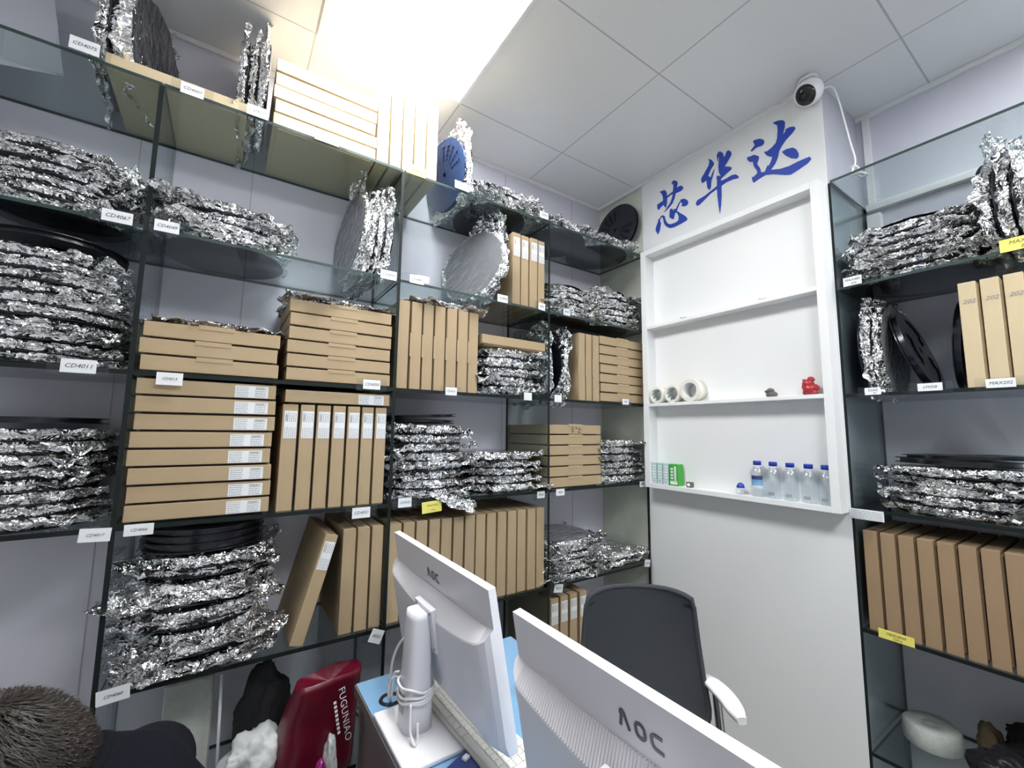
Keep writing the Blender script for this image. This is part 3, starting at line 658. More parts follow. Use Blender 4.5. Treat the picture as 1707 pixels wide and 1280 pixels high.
# bare black reels
def reel(label, loc, rot=(0, 0, 0), style=0, t=.022, m='reel', group=None):
    o = obj('plastic_reel', reel_bm(t, style), m); place(o, loc, rot); tag(o, label, 'reel', group); return o
reel(*_slant, t=.018)
reel('bare black reel lying on the thin box on the top shelf', (-.12, YB_+.01, ZS['A']+.041), (R(1.5), 0, 0), t=.014)
reel('upper bare black reel on the far-left second shelf stack', (-.455, YB_, 2.000), (0, 0, .3), t=.018)
reel('bare black reel capping the far-left fourth shelf stack', (-.460, YB_, 1.505), (0, 0, .5), t=.016)
reel('upper of two black reels tilted on the tall foil stack, fourth shelf', (.690, YB_, 1.552), (R(1), R(-3), 0), t=.012)
reel('lower of two black reels tilted on the tall foil stack, fourth shelf', (.680, YB_, 1.530), (R(0), R(1), .2), t=.012)
for i in range(3):
    reel('glossy black reel topping the untidy fifth-shelf stack, %s of three' % ('bottom', 'middle', 'top')[i], (-.028, YB_-.012, 1.133+i*.0225), (0, 0, i*.4), t=.0215, group='three black reels on the untidy stack')
reel('bare black reel lying on the pile on the right-hand fourth shelf', (XB, .39, 1.400), (R(1), R(1), 0), t=.018)
reel('second black reel under the top one, right-hand fourth shelf', (XB, .37, 1.421), (R(-1), R(1), .4), t=.014)
reel('black reel capping the stack on the right-hand second shelf', (XB, .43, 2.272), (0, 0, .3), t=.014)
reel('black reel with square perforations standing in the corner on the top shelf', (1.930, 1.735, ZS['A']+.166+.045), (0, R(-84), 0), 1, .016)
reel('black reel lying under the right stack, narrow second shelf', (1.765, YB_, 2.268), (0, 0, 0), t=.014)
reel('black reel capping the left stack, narrow second shelf', (1.432, YB_, 2.234), (0, 0, 0), t=.012)
reel('dark blue reel standing against the pale upright boxes on the top shelf', (.772, YB_-.01, ZS['A']+.166), (0, R(84), R(8)), 1, .018, 'reel_blue')
reel('bare black reel tilted left against foil bags, right-hand third shelf', (XB+.0, .478, ZS['C']+.160), (R(90-17), 0, 0), 0, .022)
reel('bare black reel standing left of the numbered boxes, right-hand third shelf', (XB+.0, .345, ZS['C']+.165), (R(94), 0, 0), 0, .022)
# ------------------------------------------------------------------ price tags on the shelf edges
def price_tag(x, z, text, second=None, face='y', w_=.075, h_=.034, yellow=False, rz=0.0, label=None, sleeve=True, off=0.0, y=None):
    loc = (x, (YF-.0035) if y is None else y, z) if face == 'y' else (XP-.0035, x, z)
    t = tag(obj('price_tag', box(-w_/2-.012*(1 if sleeve else 0), w_/2+.012*(1 if sleeve else 0), -.0012, .0012, -h_/2-(.006 if sleeve else 0), h_/2+(.004 if sleeve else 0)), 'sleeve' if sleeve else ('yellow_card' if yellow else 'label')), label, 'price tag')
    c = obj('card', box(-w_*.36, w_*.36, -.0022, -.0013, -h_/2, h_/2), 'yellow_card' if yellow else 'label', t) if sleeve else t
    s = min(h_*.48, w_*.62/(max(3, len(text))*.62))
    if text:
        h = textmesh('handwriting', text, s, 'ink_olive' if yellow else 'ink', t, shear=.25); h.rotation_euler = (PI/2, 0, 0); h.location = (0, -.0027, h_*.14 if second else 0)
    if second:
        h = textmesh('handwriting', second, s*.8, 'ink_olive' if yellow else 'ink', t, shear=.25); h.rotation_euler = (PI/2, 0, 0); h.location = (.004, -.0027, -h_*.27)
    t.location = loc; t.rotation_euler = (0, rz, 0 if face == 'y' else -PI/2)
    return t
def ptag(x, z, text, where, **k):
    col = 'yellow' if k.get('yellow') else 'white'
    lab = '%s handwritten shelf card %s' % (col, where)
    if text: lab = '%s shelf card reading %s %s' % (col, text, where)
    price_tag(x, z, text, label=lab[:1].lower()+lab[1:], **k)
ptag(-.398, 2.545, 'CD4075', 'at the left of the top shelf', w_=.085, h_=.038)
ptag(-.157, 2.530, 'CD4007', 'below the thin flat box', w_=.080, h_=.036)
ptag(.016, 2.538, 'CD4070', 'in front of the three bags on edge', w_=.085, h_=.036)
ptag(.230, 2.533, 'CD4025', 'below the five flat pale boxes', w_=.110, h_=.034, second='CD4')
ptag(.565, 2.535, 'CP4021', 'below the upright pale boxes', yellow=True, w_=.080, h_=.040, sleeve=False)
ptag(.767, 2.540, 'CD4068', 'in front of the dark blue reel', w_=.085)
ptag(1.216, 2.545, 'CD4', 'among the foil near the corner of the top shelf')
ptag(-.291, 2.080, 'CD4067', 'at the right end of the far-left second shelf', w_=.090)
ptag(-.183, 2.082, 'CD4049', 'just right of the first divider, second shelf', w_=.080)
ptag(.473, 2.080, 'CD4093', 'below the cluster of bags on edge', w_=.085)
ptag(.585, 2.086, 'CD4047', 'right of the second divider, second shelf', w_=.080)
ptag(.985, 2.084, 'CD4094', 'below the leaning clear bag', w_=.075)
ptag(1.205, 2.086, '4001', 'below the four upright boxes, second shelf', w_=.055, rz=R(4))
ptag(1.360, 2.086, '4002', 'below the left foil stack, narrow second shelf', w_=.06)
ptag(-.331, 1.655, 'CD4011', 'on the far-left third shelf', w_=.095, h_=.036)
ptag(-.142, 1.636, 'CD4013', 'below the three-high box stack', w_=.060, h_=.036, sleeve=False)
ptag(.430, 1.660, 'CD4050', 'below the six-high box stack', w_=.085)
ptag(.746, 1.655, 'CD4021', 'below the seven upright boxes', w_=.070, h_=.032)
ptag(1.128, 1.655, '', 'below the single flat box, third shelf', w_=.06)
ptag(1.305, 1.655, '', 'right of the third divider, third shelf', w_=.06)
ptag(1.776, 1.662, '4051', 'below the seven-high box stack', w_=.07, h_=.03)
ptag(-.262, 1.216, 'CD4017', 'at the right end of the far-left fourth shelf', w_=.062, h_=.034, sleeve=False, rz=R(3))
ptag(-.175, 1.220, 'CD4066', 'below the eight labelled boxes', w_=.062, h_=.030, sleeve=False)
ptag(.415, 1.210, 'CD4051', 'below the seven labelled upright boxes', w_=.085, h_=.036)
ptag(.571, 1.232, 'CD4520', 'below the tall foil stack', w_=.07)
ptag(.679, 1.207, '74HC4538', 'under the drooping foil bag', yellow=True, second='CMSL', w_=.080, h_=.042, sleeve=False, rz=R(-4))
ptag(1.205, 1.215, '4060', 'below the low foil stack, fourth shelf', w_=.06, h_=.03)
ptag(1.319, 1.218, '4001', 'below the six-high stack, fourth shelf', w_=.07, h_=.03)
ptag(1.898, 1.222, '4081', 'beside the milk cartons, narrow fourth shelf', w_=.06, h_=.03)
ptag(-.192, .806, 'CD4060', 'at the left corner of the fifth shelf', w_=.066, h_=.036, sleeve=False, rz=R(-4))
ptag(.487, .786, '4053', 'tilted, below the three upright boxes', w_=.062, h_=.044, rz=R(24))
ptag(1.308, .792, '4073', 'tilted, above the lowest labelled boxes', w_=.072, h_=.036, rz=R(10))
ptag(1.925, .806, '40106', 'at the right end of the fifth shelf', w_=.06, h_=.036, rz=R(10))
ptag(.588, 2.088, 'MAX485', 'on the left of the right-hand second shelf', face='x', w_=.080, second='ESA')
ptag(.165, 2.086, 'MAX232', 'on the right-hand second shelf at the picture edge', face='x', yellow=True, w_=.095, h_=.040, second='ESE', sleeve=False)
ptag(.553, 1.660, 'SI2302', 'at the left of the right-hand third shelf', face='x', w_=.065, h_=.026, second='10')
ptag(.400, 1.664, 'LM358', 'between two bare black reels', face='x', w_=.085, h_=.026)
ptag(.242, 1.664, 'MAX202', 'below the numbered boxes', face='x', w_=.085, h_=.028)
ptag(.544, .812, '74HC4060', 'lying below the long right-hand row of boxes', face='x', yellow=True, w_=.095, h_=.030, sleeve=False, second='DIP16')
t = obj('printed_label', box(-.050, .050, -.0015, .0015, -.018, .018), 'label'); place(t, (XP-.004, .600, 1.212), (0, 0, -PI/2)); tag(t, 'white printed strip stuck on the right-hand fourth shelf edge', 'label')
bm = bmesh.new()
for r_ in range(5):
    a = -.046
    while a < .044: b_ = a+rnd.uniform(.004, .014); bx(bm, a, min(b_, .046), -.0021, -.0014, -.014+r_*.0062, -.0125+r_*.0062); a = b_+.002
obj('printing', bm, 'ink_grey', t)

# ------------------------------------------------------------------ things on the white display shelf
XS = XP-.045
def tape_roll(y, z, r, ri, wd, label, green):
    t = thing('tape_roll', label, 'tape', (XS, y, z+r))
    bm = bmesh.new(); n = 48
    def ring(bm, ro, r_, a, b_, mi=0):
        V = [[bm.verts.new((x, rr*math.cos(2*PI*k/n), rr*math.sin(2*PI*k/n))) for k in range(n)] for x, rr in ((a, r_), (a, ro), (b_, ro), (b_, r_))]
        for i in range(4):
            for k in range(n):
                f = bm.faces.new((V[i][k], V[i][(k+1) % n], V[(i+1) % 4][(k+1) % n], V[(i+1) % 4][k])); f.material_index = mi; f.smooth = i in (1, 3)
    ring(bm, r, ri+.003, -wd/2, wd/2); bmesh.ops.recalc_face_normals(bm, faces=list(bm.faces)); obj('tape', bm, 'tape_side', t)
    bm = bmesh.new(); ring(bm, ri+.0028, ri, -wd/2-.001, wd/2+.001); bmesh.ops.recalc_face_normals(bm, faces=list(bm.faces)); obj('core', bm, 'tape_core', t)
    if green:
        bm = bmesh.new()
        for j in range(4):
            th = R(-75+j*38); 
            for s in range(6):
                a0 = th+s*.13; x0 = -wd/2+.006+s*.006
                p = [Vector((x0, (ri-.0006)*math.cos(a), (ri-.0006)*math.sin(a))) for a in (a0, a0+.16)]
                q = [v+Vector((.007, 0, 0)) for v in p]
                bm.faces.new([bm.verts.new(v) for v in (p[0], p[1], q[1], q[0])])
        obj('core_print', bm, 'tape_green', t)
    return t
tape_roll(1.446, 1.655, .043, .033, .055, 'leftmost of three tape rolls, green printed core, on the white shelf', True)
tape_roll(1.352, 1.655, .044, .034, .055, 'middle one of three tape rolls, green printed core, on the white shelf', True)
tape_roll(1.248, 1.655, .055, .038, .062, 'largest and rightmost tape roll, cream with white core, on the white shelf', False)
def milk(y, label, m, w_=.034, z=ZA+.022, green=False):
    t = thing('drink_carton', label, 'carton', (XS, y, z))
    obj('carton_body', box(-.022, .022, -w_/2, w_/2, 0, .108, .002), m, t)
    bm = bmesh.new(); bx(bm, -.0228, -.0221, -w_*.40, w_*.40, .008, .024); 
    if green:
        for k in range(4): bx(bm, -.0228, -.0221, w_*.05, w_*.35, .034+k*.015, .043+k*.015)
        bx(bm, -.0228, -.0221, -w_*.30, -w_*.08, .02, .098)
    else:
        for k in range(5): bx(bm, -.0228, -.0221, -w_*(.38-.05*(k % 2)), w_*(.2+.1*(k % 3)), .032+k*.014, .040+k*.014)
    obj('carton_print', bm, 'label', t)
    if not green:
        bm = bmesh.new()
        for k in range(6): bx(bm, -.0234, -.0229, -w_*.30+k*w_*.11, -w_*.26+k*w_*.11, .010, .022)
        obj('barcode', bm, 'ink_grey', t)
milk(1.476, 'leftmost pale teal drink carton in the corner of the white shelf', 'milk_teal', .032)
milk(1.441, 'middle one of three pale teal drink cartons on the white shelf', 'milk_teal', .032)
milk(1.405, 'pale teal drink carton touching the bright green carton', 'milk_teal', .033)
milk(1.358, 'bright green drink carton on the bottom white shelf', 'milk_green', .050, green=True)
t = obj('small_box', box(-.012, .012, -.013, .013, 0, .026, .002), 'figure_grey'); place(t, (XS, 1.282, ZA+.022)); tag(t, 'tiny grey patterned box right of the green carton', 'box')
bm = bmesh.new(); lathe(bm, [(.0, .0), (.008, .0), (.008, .0015), (0, .0015)], 16); o = obj('emblem', bm, 'label', t); place(o, (-.0125, 0, .013), (0, -PI/2, 0))
def bottle(y, label, lab=False, h=.150):
    t = thing('water_bottle', label, 'bottle', (XS, y, ZA+.022))
    bm = bmesh.new(); s = h/.165
    prof = [(0, .002), (.024, 0), (.0285, .005), (.0295, .02), (.0280, .032), (.0295, .045), (.0280, .058), (.0295, .070), (.0295, .106), (.027, .118), (.018, .132), (.0135, .140), (.0135, .152)]
    lathe(bm, [(r, z*s) for r, z in prof], 28); obj('bottle_body', bm, 'bottle', t)
    bm = bmesh.new(); lathe(bm, [(0, .165*s), (.0150, .165*s), (.0158, .160*s), (.0158, .146*s), (.0138, .146*s)], 28); obj('cap', bm, 'cap_blue', t)
    bm = bmesh.new(); lathe(bm, [(.0135, .1385*s), (.0150, .139*s), (.0150, .1445*s), (.0135, .1445*s)], 28); obj('neck_ring', bm, 'label', t)
    if lab:
        bm = bmesh.new(); n = 14
        V = [[bm.verts.new((-.0290*math.cos(a), .0290*math.sin(a), z*s)) for a in [R(-62+i*90/(n-1)) for i in range(n)]] for z in (.040, .052, .080, .098)]
        for j in range(3):
            for i in range(n-1):
                f = bm.faces.new((V[j][i], V[j][i+1], V[j+1][i+1], V[j+1][i])); f.material_index = (1, 2, 0)[j]
        obj('bottle_label', bm, ['dark_blue', 'label', 'mat_blue'], t)
    else:
        bm = bmesh.new()
        for k in range(4): bx(bm, -.0292, -.0286, -.012+k*.006, -.009+k*.006, .016*s, .030*s)
        obj('bottle_print', bm, 'ink_grey', t)
bottle(.957, 'water bottle with a blue label, leftmost of five on the white shelf', True)
bottle(.893, 'water bottle without front label, second of five from the left')
bottle(.828, 'middle one of the five blue-capped water bottles')
bottle(.762, 'blue-capped water bottle, second of five from the right')
bottle(.703, 'rightmost blue-capped water bottle against the white frame')
t = thing('round_bottle', 'very small round bottle with blue dome cap left of the water bottles', 'bottle', (XS, 1.033, ZA+.022))
bm = bmesh.new(); lathe(bm, [(0, 0), (.016, 0), (.020, .006), (.020, .022), (.017, .028), (0, .028)], 24); obj('bottle_body', bm, 'bottle', t)
bm = bmesh.new(); lathe(bm, [(.0165, .028), (.0165, .034), (.012, .044), (.005, .049), (0, .050)], 24); obj('cap', bm, 'cap_blue', t)
bm = bmesh.new(); bx(bm, -.0215, -.0205, -.008, .008, .006, .022); obj('sticker', bm, 'label', t)
# little figurines
def figurine(y, label, m, h, seed, blobs):
    bm = bmesh.new()
    for (bx_, by, bz, r) in blobs:
        g = bmesh.ops.create_icosphere(bm, subdivisions=3, radius=r, matrix=Matrix.Translation((bx_, by, bz)))
        for v in g['verts']:
            d = noise.noise(v.co*90+Vector((seed, 0, 0)))*.004; v.co += v.normal*d
            v.co.z = max(v.co.z, 0)
    o = obj('figurine', bm, m, smooth=True); place(o, (XS-.01, y, 1.655)); tag(o, label, 'figurine'); return o
figurine(.878, 'small dark grey carved figurine on the white shelf', 'figure_grey', .04, 3, [(0, 0, .012, .016), (0, .004, .026, .014), (0, .020, .024, .006), (0, -.010, .010, .013), (0, .012, .008, .011)])
figurine(.735, 'small glossy red carved figurine on the white shelf near the bottles', 'figure_red', .07, 9, [(0, 0, .022, .024), (0, .004, .042, .021), (0, -.006, .060, .012), (0, .018, .058, .006), (0, .016, .030, .013), (0, -.020, .026, .014), (0, .012, .010, .013), (0, -.014, .010, .014)])
# small marks left on the middle white shelf
for y, l in ((1.27, 'small grey clip lying on the middle white shelf, left one'), (.885, 'small grey clip lying on the middle white shelf, right one')):
    bm = bmesh.new(); bx(bm, -.004, .004, -.014, .014, 0, .004, .001); bx(bm, -.004, .004, .010, .016, .004, .007, .001)
    o = obj('metal_clip', bm, 'grey_plastic'); place(o, (XF+.006, y, 2.0785), (0, 0, .1)); tag(o, l, 'clip')

# ------------------------------------------------------------------ security camera and its cable
t = thing('security_camera', 'round white security camera with black lens face under the ceiling', 'camera', (1.915, .672, CEIL-.061))
bm = bmesh.new(); lathe(bm, [(0, .060), (.034, .060), (.038, .050), (.036, .040)], 32); obj('ceiling_mount', bm, 'white_paint', t)
bm = bmesh.new(); bmesh.ops.create_uvsphere(bm, u_segments=40, v_segments=24, radius=.052); obj('camera_body', bm, 'bright_plastic', t, smooth=True)
vdir = (Vector((-.1, -.02, 1.36)) - Vector((1.915, .672, 2.913))).normalized(); vdir = (vdir + Vector((.03, .30, -.06))).normalized()
bm = bmesh.new(); n = 40
prof = [(0, .0560), (.012, .0552), (.022, .0520), (.029, .0475), (.0345, .0415), (.036, .038)]
rings = [[bm.verts.new((r*math.cos(2*PI*k/n)*(1 if r else 0), r*math.sin(2*PI*k/n)*1.12, z)) for k in range(n)] if r else [bm.verts.new((0, 0, z))] for r, z in prof]
for a, b_ in zip(rings, rings[1:]):
    for k in range(n):
        j = (k+1) % n
        bm.faces.new((a[0], b_[k], b_[j]) if len(a) == 1 else (a[k], b_[k], b_[j], a[j]))
o = obj('lens_face', bm, 'black_screen', t, smooth=True); o.rotation_euler = vdir.to_track_quat('Z', 'Y').to_euler()
bm = bmesh.new(); lathe(bm, [(0, .0575), (.007, .0572), (.009, .0550)], 24); o = obj('lens', bm, 'black_plastic', t); o.rotation_euler = vdir.to_track_quat('Z', 'Y').to_euler()
pts = spline([(1.955, .640, 2.925), (1.985, .612, 2.928), (2.00, .598, 2.86), (2.015, .590, 2.78), (2.03, .580, 2.68), (2.04, .572, 2.60), (2.03, .590, 2.545), (2.01, .575, 2.532), (2.045, .545, 2.540), (2.06, .575, 2.56), (2.02, .60, 2.548), (2.00, .565, 2.535), (2.05, .540, 2.532), (2.07, .57, 2.545), (2.03, .585, 2.575), (2.01, .56, 2.56), (2.06, .55, 2.532)], 7)
bm = bmesh.new(); tube(bm, pts, .0032, 8); o = obj('power_cable', bm, 'bright_plastic', smooth=True); tag(o, 'white cable hanging from the security camera, coiled on the glass', 'cable')
t = obj('power_adapter', box(-.035, 0, -.025, .025, -.04, .04, .006), 'bright_plastic'); place(t, (XW-.001, .605, 2.44)); tag(t, 'white plug adapter on the wall behind the right-hand top shelf', 'adapter')
# ------------------------------------------------------------------ desk
DX0, DX1, DY0, DY1, DZ = .372, .930, -.35, 1.376, .750
t = thing('desk', 'dark-edged office desk with a bright blue top under the monitors', 'desk', (DX0, DY1, 0))
def dk(name, x0, x1, y0, y1, z0, z1, m, b_=.002): return obj(name, box(x0-DX0, x1-DX0, y0-DY1, y1-DY1, z0, z1, b_), m, t)
dk('desktop', DX0, DX1, DY0, DY1, DZ-.030, DZ-.004, 'desk_wood'); dk('blue_desk_mat', DX0+.004, DX1-.004, DY0+.004, DY1-.004, DZ-.004, DZ, 'mat_blue', .001)
dk('side_panel', DX0+.01, DX1-.03, DY1-.04, DY1-.02, 0, DZ-.03, 'desk_wood'); dk('side_panel', DX0+.01, DX1-.03, DY0+.02, DY0+.04, 0, DZ-.03, 'desk_wood'); dk('modesty_panel', DX0+.02, DX0+.035, DY0+.04, DY1-.04, .2, DZ-.03, 'desk_wood')
bm = bmesh.new(); lathe(bm, [(.020, .001), (.022, .004), (.029, .004), (.031, 0), (.031, -.001)], 32); o = obj('grommet', bm, 'black_plastic', t); o.location = (.437-DX0, 1.245-DY1, DZ)
# ------------------------------------------------------------------ monitors
def strokes(bm, pts, w_, y, th=.0008):
    P = [Vector((a, 0, b_)) for a, b_ in pts]; L_, R_ = [], []
    for i, p in enumerate(P):
        d = (P[min(i+1, len(P)-1)]-P[max(i-1, 0)]).normalized(); n_ = Vector((-d.z, 0, d.x))*w_/2
        L_.append(p+n_); R_.append(p-n_)
    for i in range(len(P)-1):
        q = [L_[i], L_[i+1], R_[i+1], R_[i]]
        for yy in (y, y-th):
            bm.faces.new([bm.verts.new((v.x, yy, v.z)) for v in q])
def arc(cx, cz, r, a0, a1, n=8, rz=None): return [(cx+r*math.cos(R(a0+(a1-a0)*i/n)), cz+(rz or r)*math.sin(R(a0+(a1-a0)*i/n))) for i in range(n+1)]
def make_monitor(label, loc, W_=.597, H_=.350, ztop=1.17):
    """local: back towards -y, screen towards +y, x to the viewer's right when seen from behind"""
    t = thing('monitor', label, 'monitor', loc, -PI/2)
    ztop -= DZ; tilt = R(10.6)
    nu, nv = 72, 90
    bm = bmesh.new()
    def depth(u, v):
        base = .010
        e = 1-(2*u-1)**2
        v1 = .235+.012*e; v2 = v1+.015+.165*max(0, e)**.5
        if v < v1: return base
        k = min(1, (v-v1)/(v2-v1)); k2 = k*k*(3-2*k)*.35+k*.65
        edge = min(1, min(u, 1-u)/.05)**.5
        dd = .032*(k*.8+k2*.2)
        if v > .93: dd *= 1-(v-.93)/.07*.7
        return base+dd*(.30+.70*edge)
    def vv(u, s):
        e = max(0, 1-(2*u-1)**2); v1 = .235+.012*e; v2 = v1+.015+.165*e**.5
        if s <= 27: return v1*s/27
        if s <= 42: return v1+(v2-v1)*(s-27)/15
        return v2+(1-v2)*(s-42)/48
    G = [[bm.verts.new(((u/nu-.5)*W_, -depth(u/nu, vv(u/nu, v)), -vv(u/nu, v)*H_)) for u in range(nu+1)] for v in range(nv+1)]
    for v in range(nv):
        for u in range(nu):
            f = bm.faces.new((G[v][u], G[v+1][u], G[v+1][u+1], G[v][u+1])); f.smooth = False
    # front rim and sides
    y = .008
    F = {}
    def fv(u, v):
        if (u, v) not in F: F[(u, v)] = bm.verts.new(((u/nu-.5)*W_, y, -(vv(u/nu, v) if u in (0, nu) else v/nv)*H_))
        return F[(u, v)]
    for u in range(nu): 
        bm.faces.new((G[0][u], G[0][u+1], fv(u+1, 0), fv(u, 0))).material_index = 1; bm.faces.new((G[nv][u+1], G[nv][u], fv(u, nv), fv(u+1, nv))).material_index = 1
    for v in range(nv): 
        bm.faces.new((G[v+1][0], G[v][0], fv(0, v), fv(0, v+1))).material_index = 1; bm.faces.new((G[v][nu], G[v+1][nu], fv(nu, v+1), fv(nu, v))).material_index = 1
    bm.faces.new((fv(0, 0), fv(nu, 0), fv(nu, nv), fv(0, nv))).material_index = 1
    hs = obj('display_housing', bm, ['white_plastic', 'bright_plastic'], t)
    hs.location = (0, .038, ztop); hs.rotation_euler = (tilt, 0, 0)
    obj('screen', box(-W_/2+.008, W_/2-.008, .0081, .0095, -H_+.020, -.008), 'black_screen', hs)
    # vent ribs following the scooped band
    bm = bmesh.new(); n = 92
    for i in range(n):
        u = .045+.91*i/(n-1); e = 1-(2*u-1)**2; v1 = .235+.012*e+.006; v2 = v1+.165*max(0, e)**.5-.004
        if v2-v1 < .012: continue
        m_ = 7; prev = None
        for s in range(m_+1):
            v = v1+(v2-v1)*s/m_; x = (u-.5)*W_; d = depth(u, v)
            cur = [bm.verts.new((x-.0016, -d-.0002, -v*H_)), bm.verts.new((x, -d-.0042, -v*H_)), bm.verts.new((x+.0016, -d-.0002, -v*H_))]
            if prev:
                bm.faces.new((prev[0], cur[0], cur[1], prev[1])); bm.faces.new((prev[1], cur[1], cur[2], prev[2]))
            prev = cur
    obj('vent_grille', bm, 'bright_plastic', hs)
    # logo
    bm = bmesh.new(); s = 1.0; z0 = -.050; h_ = .020; wl = .0042
    A = [(-.036, z0-h_/2), (-.036+.0035, z0+h_*.18)]+[(-.0305+.0035*math.cos(R(a)), z0+h_*.28+.0058*math.sin(R(a))) for a in range(165, 14, -25)]+[(-.0215, z0-h_/2)]
    strokes(bm, A, wl, -.0106)
    O_ = arc(-.0035, z0+.0028, .0066, 0, 180, 8, .0062)+arc(-.0035, z0-.0028, .0066, 180, 360, 8, .0062); O_.append(O_[0]); strokes(bm, O_, wl, -.0106)
    C_ = [(.0290, z0+.0088), (.0195, z0+.0085)]+arc(.0195, z0+.0025, .0065, 100, 180, 5, .0062)+arc(.0195, z0-.0025, .0065, 180, 260, 5, .0062)+[(.0195, z0-.0085), (.0290, z0-.0088)]; strokes(bm, C_, wl, -.0106)
    lo = obj('logo_lettering', bm, 'logo', hs); lo.scale = (1.12, 1, 1.12)
    # mount plate, column, foot
    bm = bmesh.new(); bx(bm, -.055, .055, -.052, -.036, -.225, -.115, .004); mp_ = obj('mount_plate', bm, 'white_plastic', hs)
    bm = bmesh.new()
    for a in (-.045, .045):
        for b_ in (-.215, -.125): cyl(bm, (a, -.0532, b_), (a, -.0515, b_), .0032, n=12)
    obj('screw', bm, 'ink_grey', mp_)
    bm = bmesh.new(); bx(bm, -.028, .028, -.005, .038, .195, .255, .008); obj('tilt_arm', bm, 'white_plastic', t)
    bm = bmesh.new(); n = 28
    def cs(z, w_, d): return [bm.verts.new((w_/2*math.copysign(abs(math.cos(a))**.55, math.cos(a)), d/2*math.copysign(abs(math.sin(a))**.8, math.sin(a))-.002, z)) for a in [2*PI*k/n for k in range(n)]]
    rs = [cs(z, w_, d) for z, w_, d in ((.012, .088, .076), (.06, .086, .072), (.18, .080, .062), (.270, .074, .052), (.286, .070, .048))]
    for a, b_ in zip(rs, rs[1:]):
        for k in range(n): f = bm.faces.new((a[k], a[(k+1) % n], b_[(k+1) % n], b_[k])); f.smooth = True
    bm.faces.new(rs[0][::-1]); bm.faces.new(rs[-1])
    obj('stand_column', bm, 'white_plastic', t)
    bm = bmesh.new(); bx(bm, -.098, .140, -.077, .100, .001, .012, .005, seg=3); obj('stand_base', bm, 'bright_plastic', t)
    bm = bmesh.new(); bx(bm, -.012, .012, -.0405, -.036, .05, .10, .003); obj('cable_slot', bm, 'grey_plastic', t)
    return t
make_monitor('left white monitor seen from behind, its stand in view on the blue desk', (.452, 1.096, DZ))
make_monitor('right white monitor seen from behind, nearest the viewer, cut by the picture bottom', (.455, .412, DZ), ztop=1.157)
# cables round the left stand
bm = bmesh.new()
import itertools
def loop(cx, cy, z, rx, ry, tl, n=28): return [(cx+rx*math.cos(2*PI*k/n), cy+ry*math.sin(2*PI*k/n), z+tl*math.cos(2*PI*k/n)+.002*math.sin(5*2*PI*k/n)) for k in range(n+1)]
for z, tl in ((.842, .010), (.850, .006), (.860, -.008), (.836, .004)): tube(bm, loop(.450, 1.096, z, .044, .050, tl), .0032, 8)
tube(bm, spline([(.440, 1.242, .735), (.432, 1.236, .79), (.432, 1.22, .87), (.445, 1.17, .94), (.49, 1.11, .96)], 8), .0035, 8)
tube(bm, spline([(.438, 1.240, .75), (.42, 1.21, .775), (.41, 1.18, .83), (.415, 1.15, .86), (.43, 1.14, .85)], 8), .0026, 8)
tube(bm, spline([(.435, 1.240, .76), (.425, 1.20, .79), (.415, 1.16, .86), (.42, 1.14, .875)], 8), .0026, 8)
tube(bm, spline([(.49, 1.06, .845), (.50, 1.04, .87), (.51, 1.03, .92), (.50, 1.05, .95)], 8), .0022, 8)
tube(bm, spline([(.42, 1.05, .84), (.415, 1.035, .79), (.42, 1.02, .768), (.432, 1.03, .765), (.435, 1.04, .80)], 8), .0030, 8)
o = obj('cable_bundle', bm, 'bright_plastic', smooth=True); tag(o, 'white cables wound round the left monitor stand and into the desk hole', 'cable')
# keyboard resting on the stand foot
t = thing('keyboard', 'long white keyboard lying aslant behind the left monitor stand', 'keyboard', (.566, 1.020, DZ+.0005), R(-90)+R(-4.5))
KL, KW = .430, .118
bm = bmesh.new(); bx(bm, -KL/2, KL/2, -KW/2, KW/2, 0, .010, .003); obj('keyboard_case', bm, 'cream', t)
bm = bmesh.new()
for r_ in range(6):
    n = 21 if r_ else 8; x = -KL/2+.012; tot = KL-.024; zb = .0095
    ws_ = [tot/n]*n
    if r_ == 0: ws_ = [.024, .024, .024, .11, .024, .024, .03]; ws_.append(tot-sum(ws_))
    for i, w_ in enumerate(ws_):
        bx(bm, x+.0012, x+w_-.0012, -KW/2+.006+r_*.0178, -KW/2+.0222+r_*.0178, zb, zb+.005, .0012, seg=1); x += w_
obj('keys', bm, 'cream_keys', t)
t.rotation_euler = (R(2), 0, R(-87.5)); t.location = (.570, 1.030, DZ+.016)
# little things on the desk
bm = bmesh.new(); bx(bm, -.045, .045, -.03, .03, 0, .016, .005); o = obj('pouch', bm, 'dark_blue'); place(o, (.497, .905, DZ+.0005), (0, 0, .4)); tag(o, 'dark blue pouch at the foot of the left monitor, at the picture bottom', 'pouch')
bm = bmesh.new(); bx(bm, -.008, .008, -.006, .006, 0, .006, .002); o = obj('patch', bm, 'bright_plastic', o); place(o, (.01, .01, .0155))
bm = bmesh.new(); g = bmesh.ops.create_grid(bm, x_segments=10, y_segments=10, size=.04)
for v in bm.verts: v.co.z = .012+.012*noise.noise(v.co*60)
r = bmesh.ops.extrude_face_region(bm, geom=list(bm.faces)); bmesh.ops.translate(bm, vec=(0, 0, .0015), verts=[v for v in r['geom'] if isinstance(v, bmesh.types.BMVert)])
o = obj('tissue', bm, 'label'); place(o, (.66, .80, DZ), (0, 0, .5)); tag(o, 'crumpled white tissue on the desk between the two monitors', 'tissue')
bm = bmesh.new(); lathe(bm, [(0, .002), (.030, 0), (.034, .006), (.034, .070), (.031, .072), (.030, .066), (.028, .010), (0, .008)], 32)
o = obj('cup', bm, 'brown_paper'); place(o, (.800, 1.035, DZ)); tag(o, 'brown patterned cup on the blue desk just left of the right monitor', 'cup')

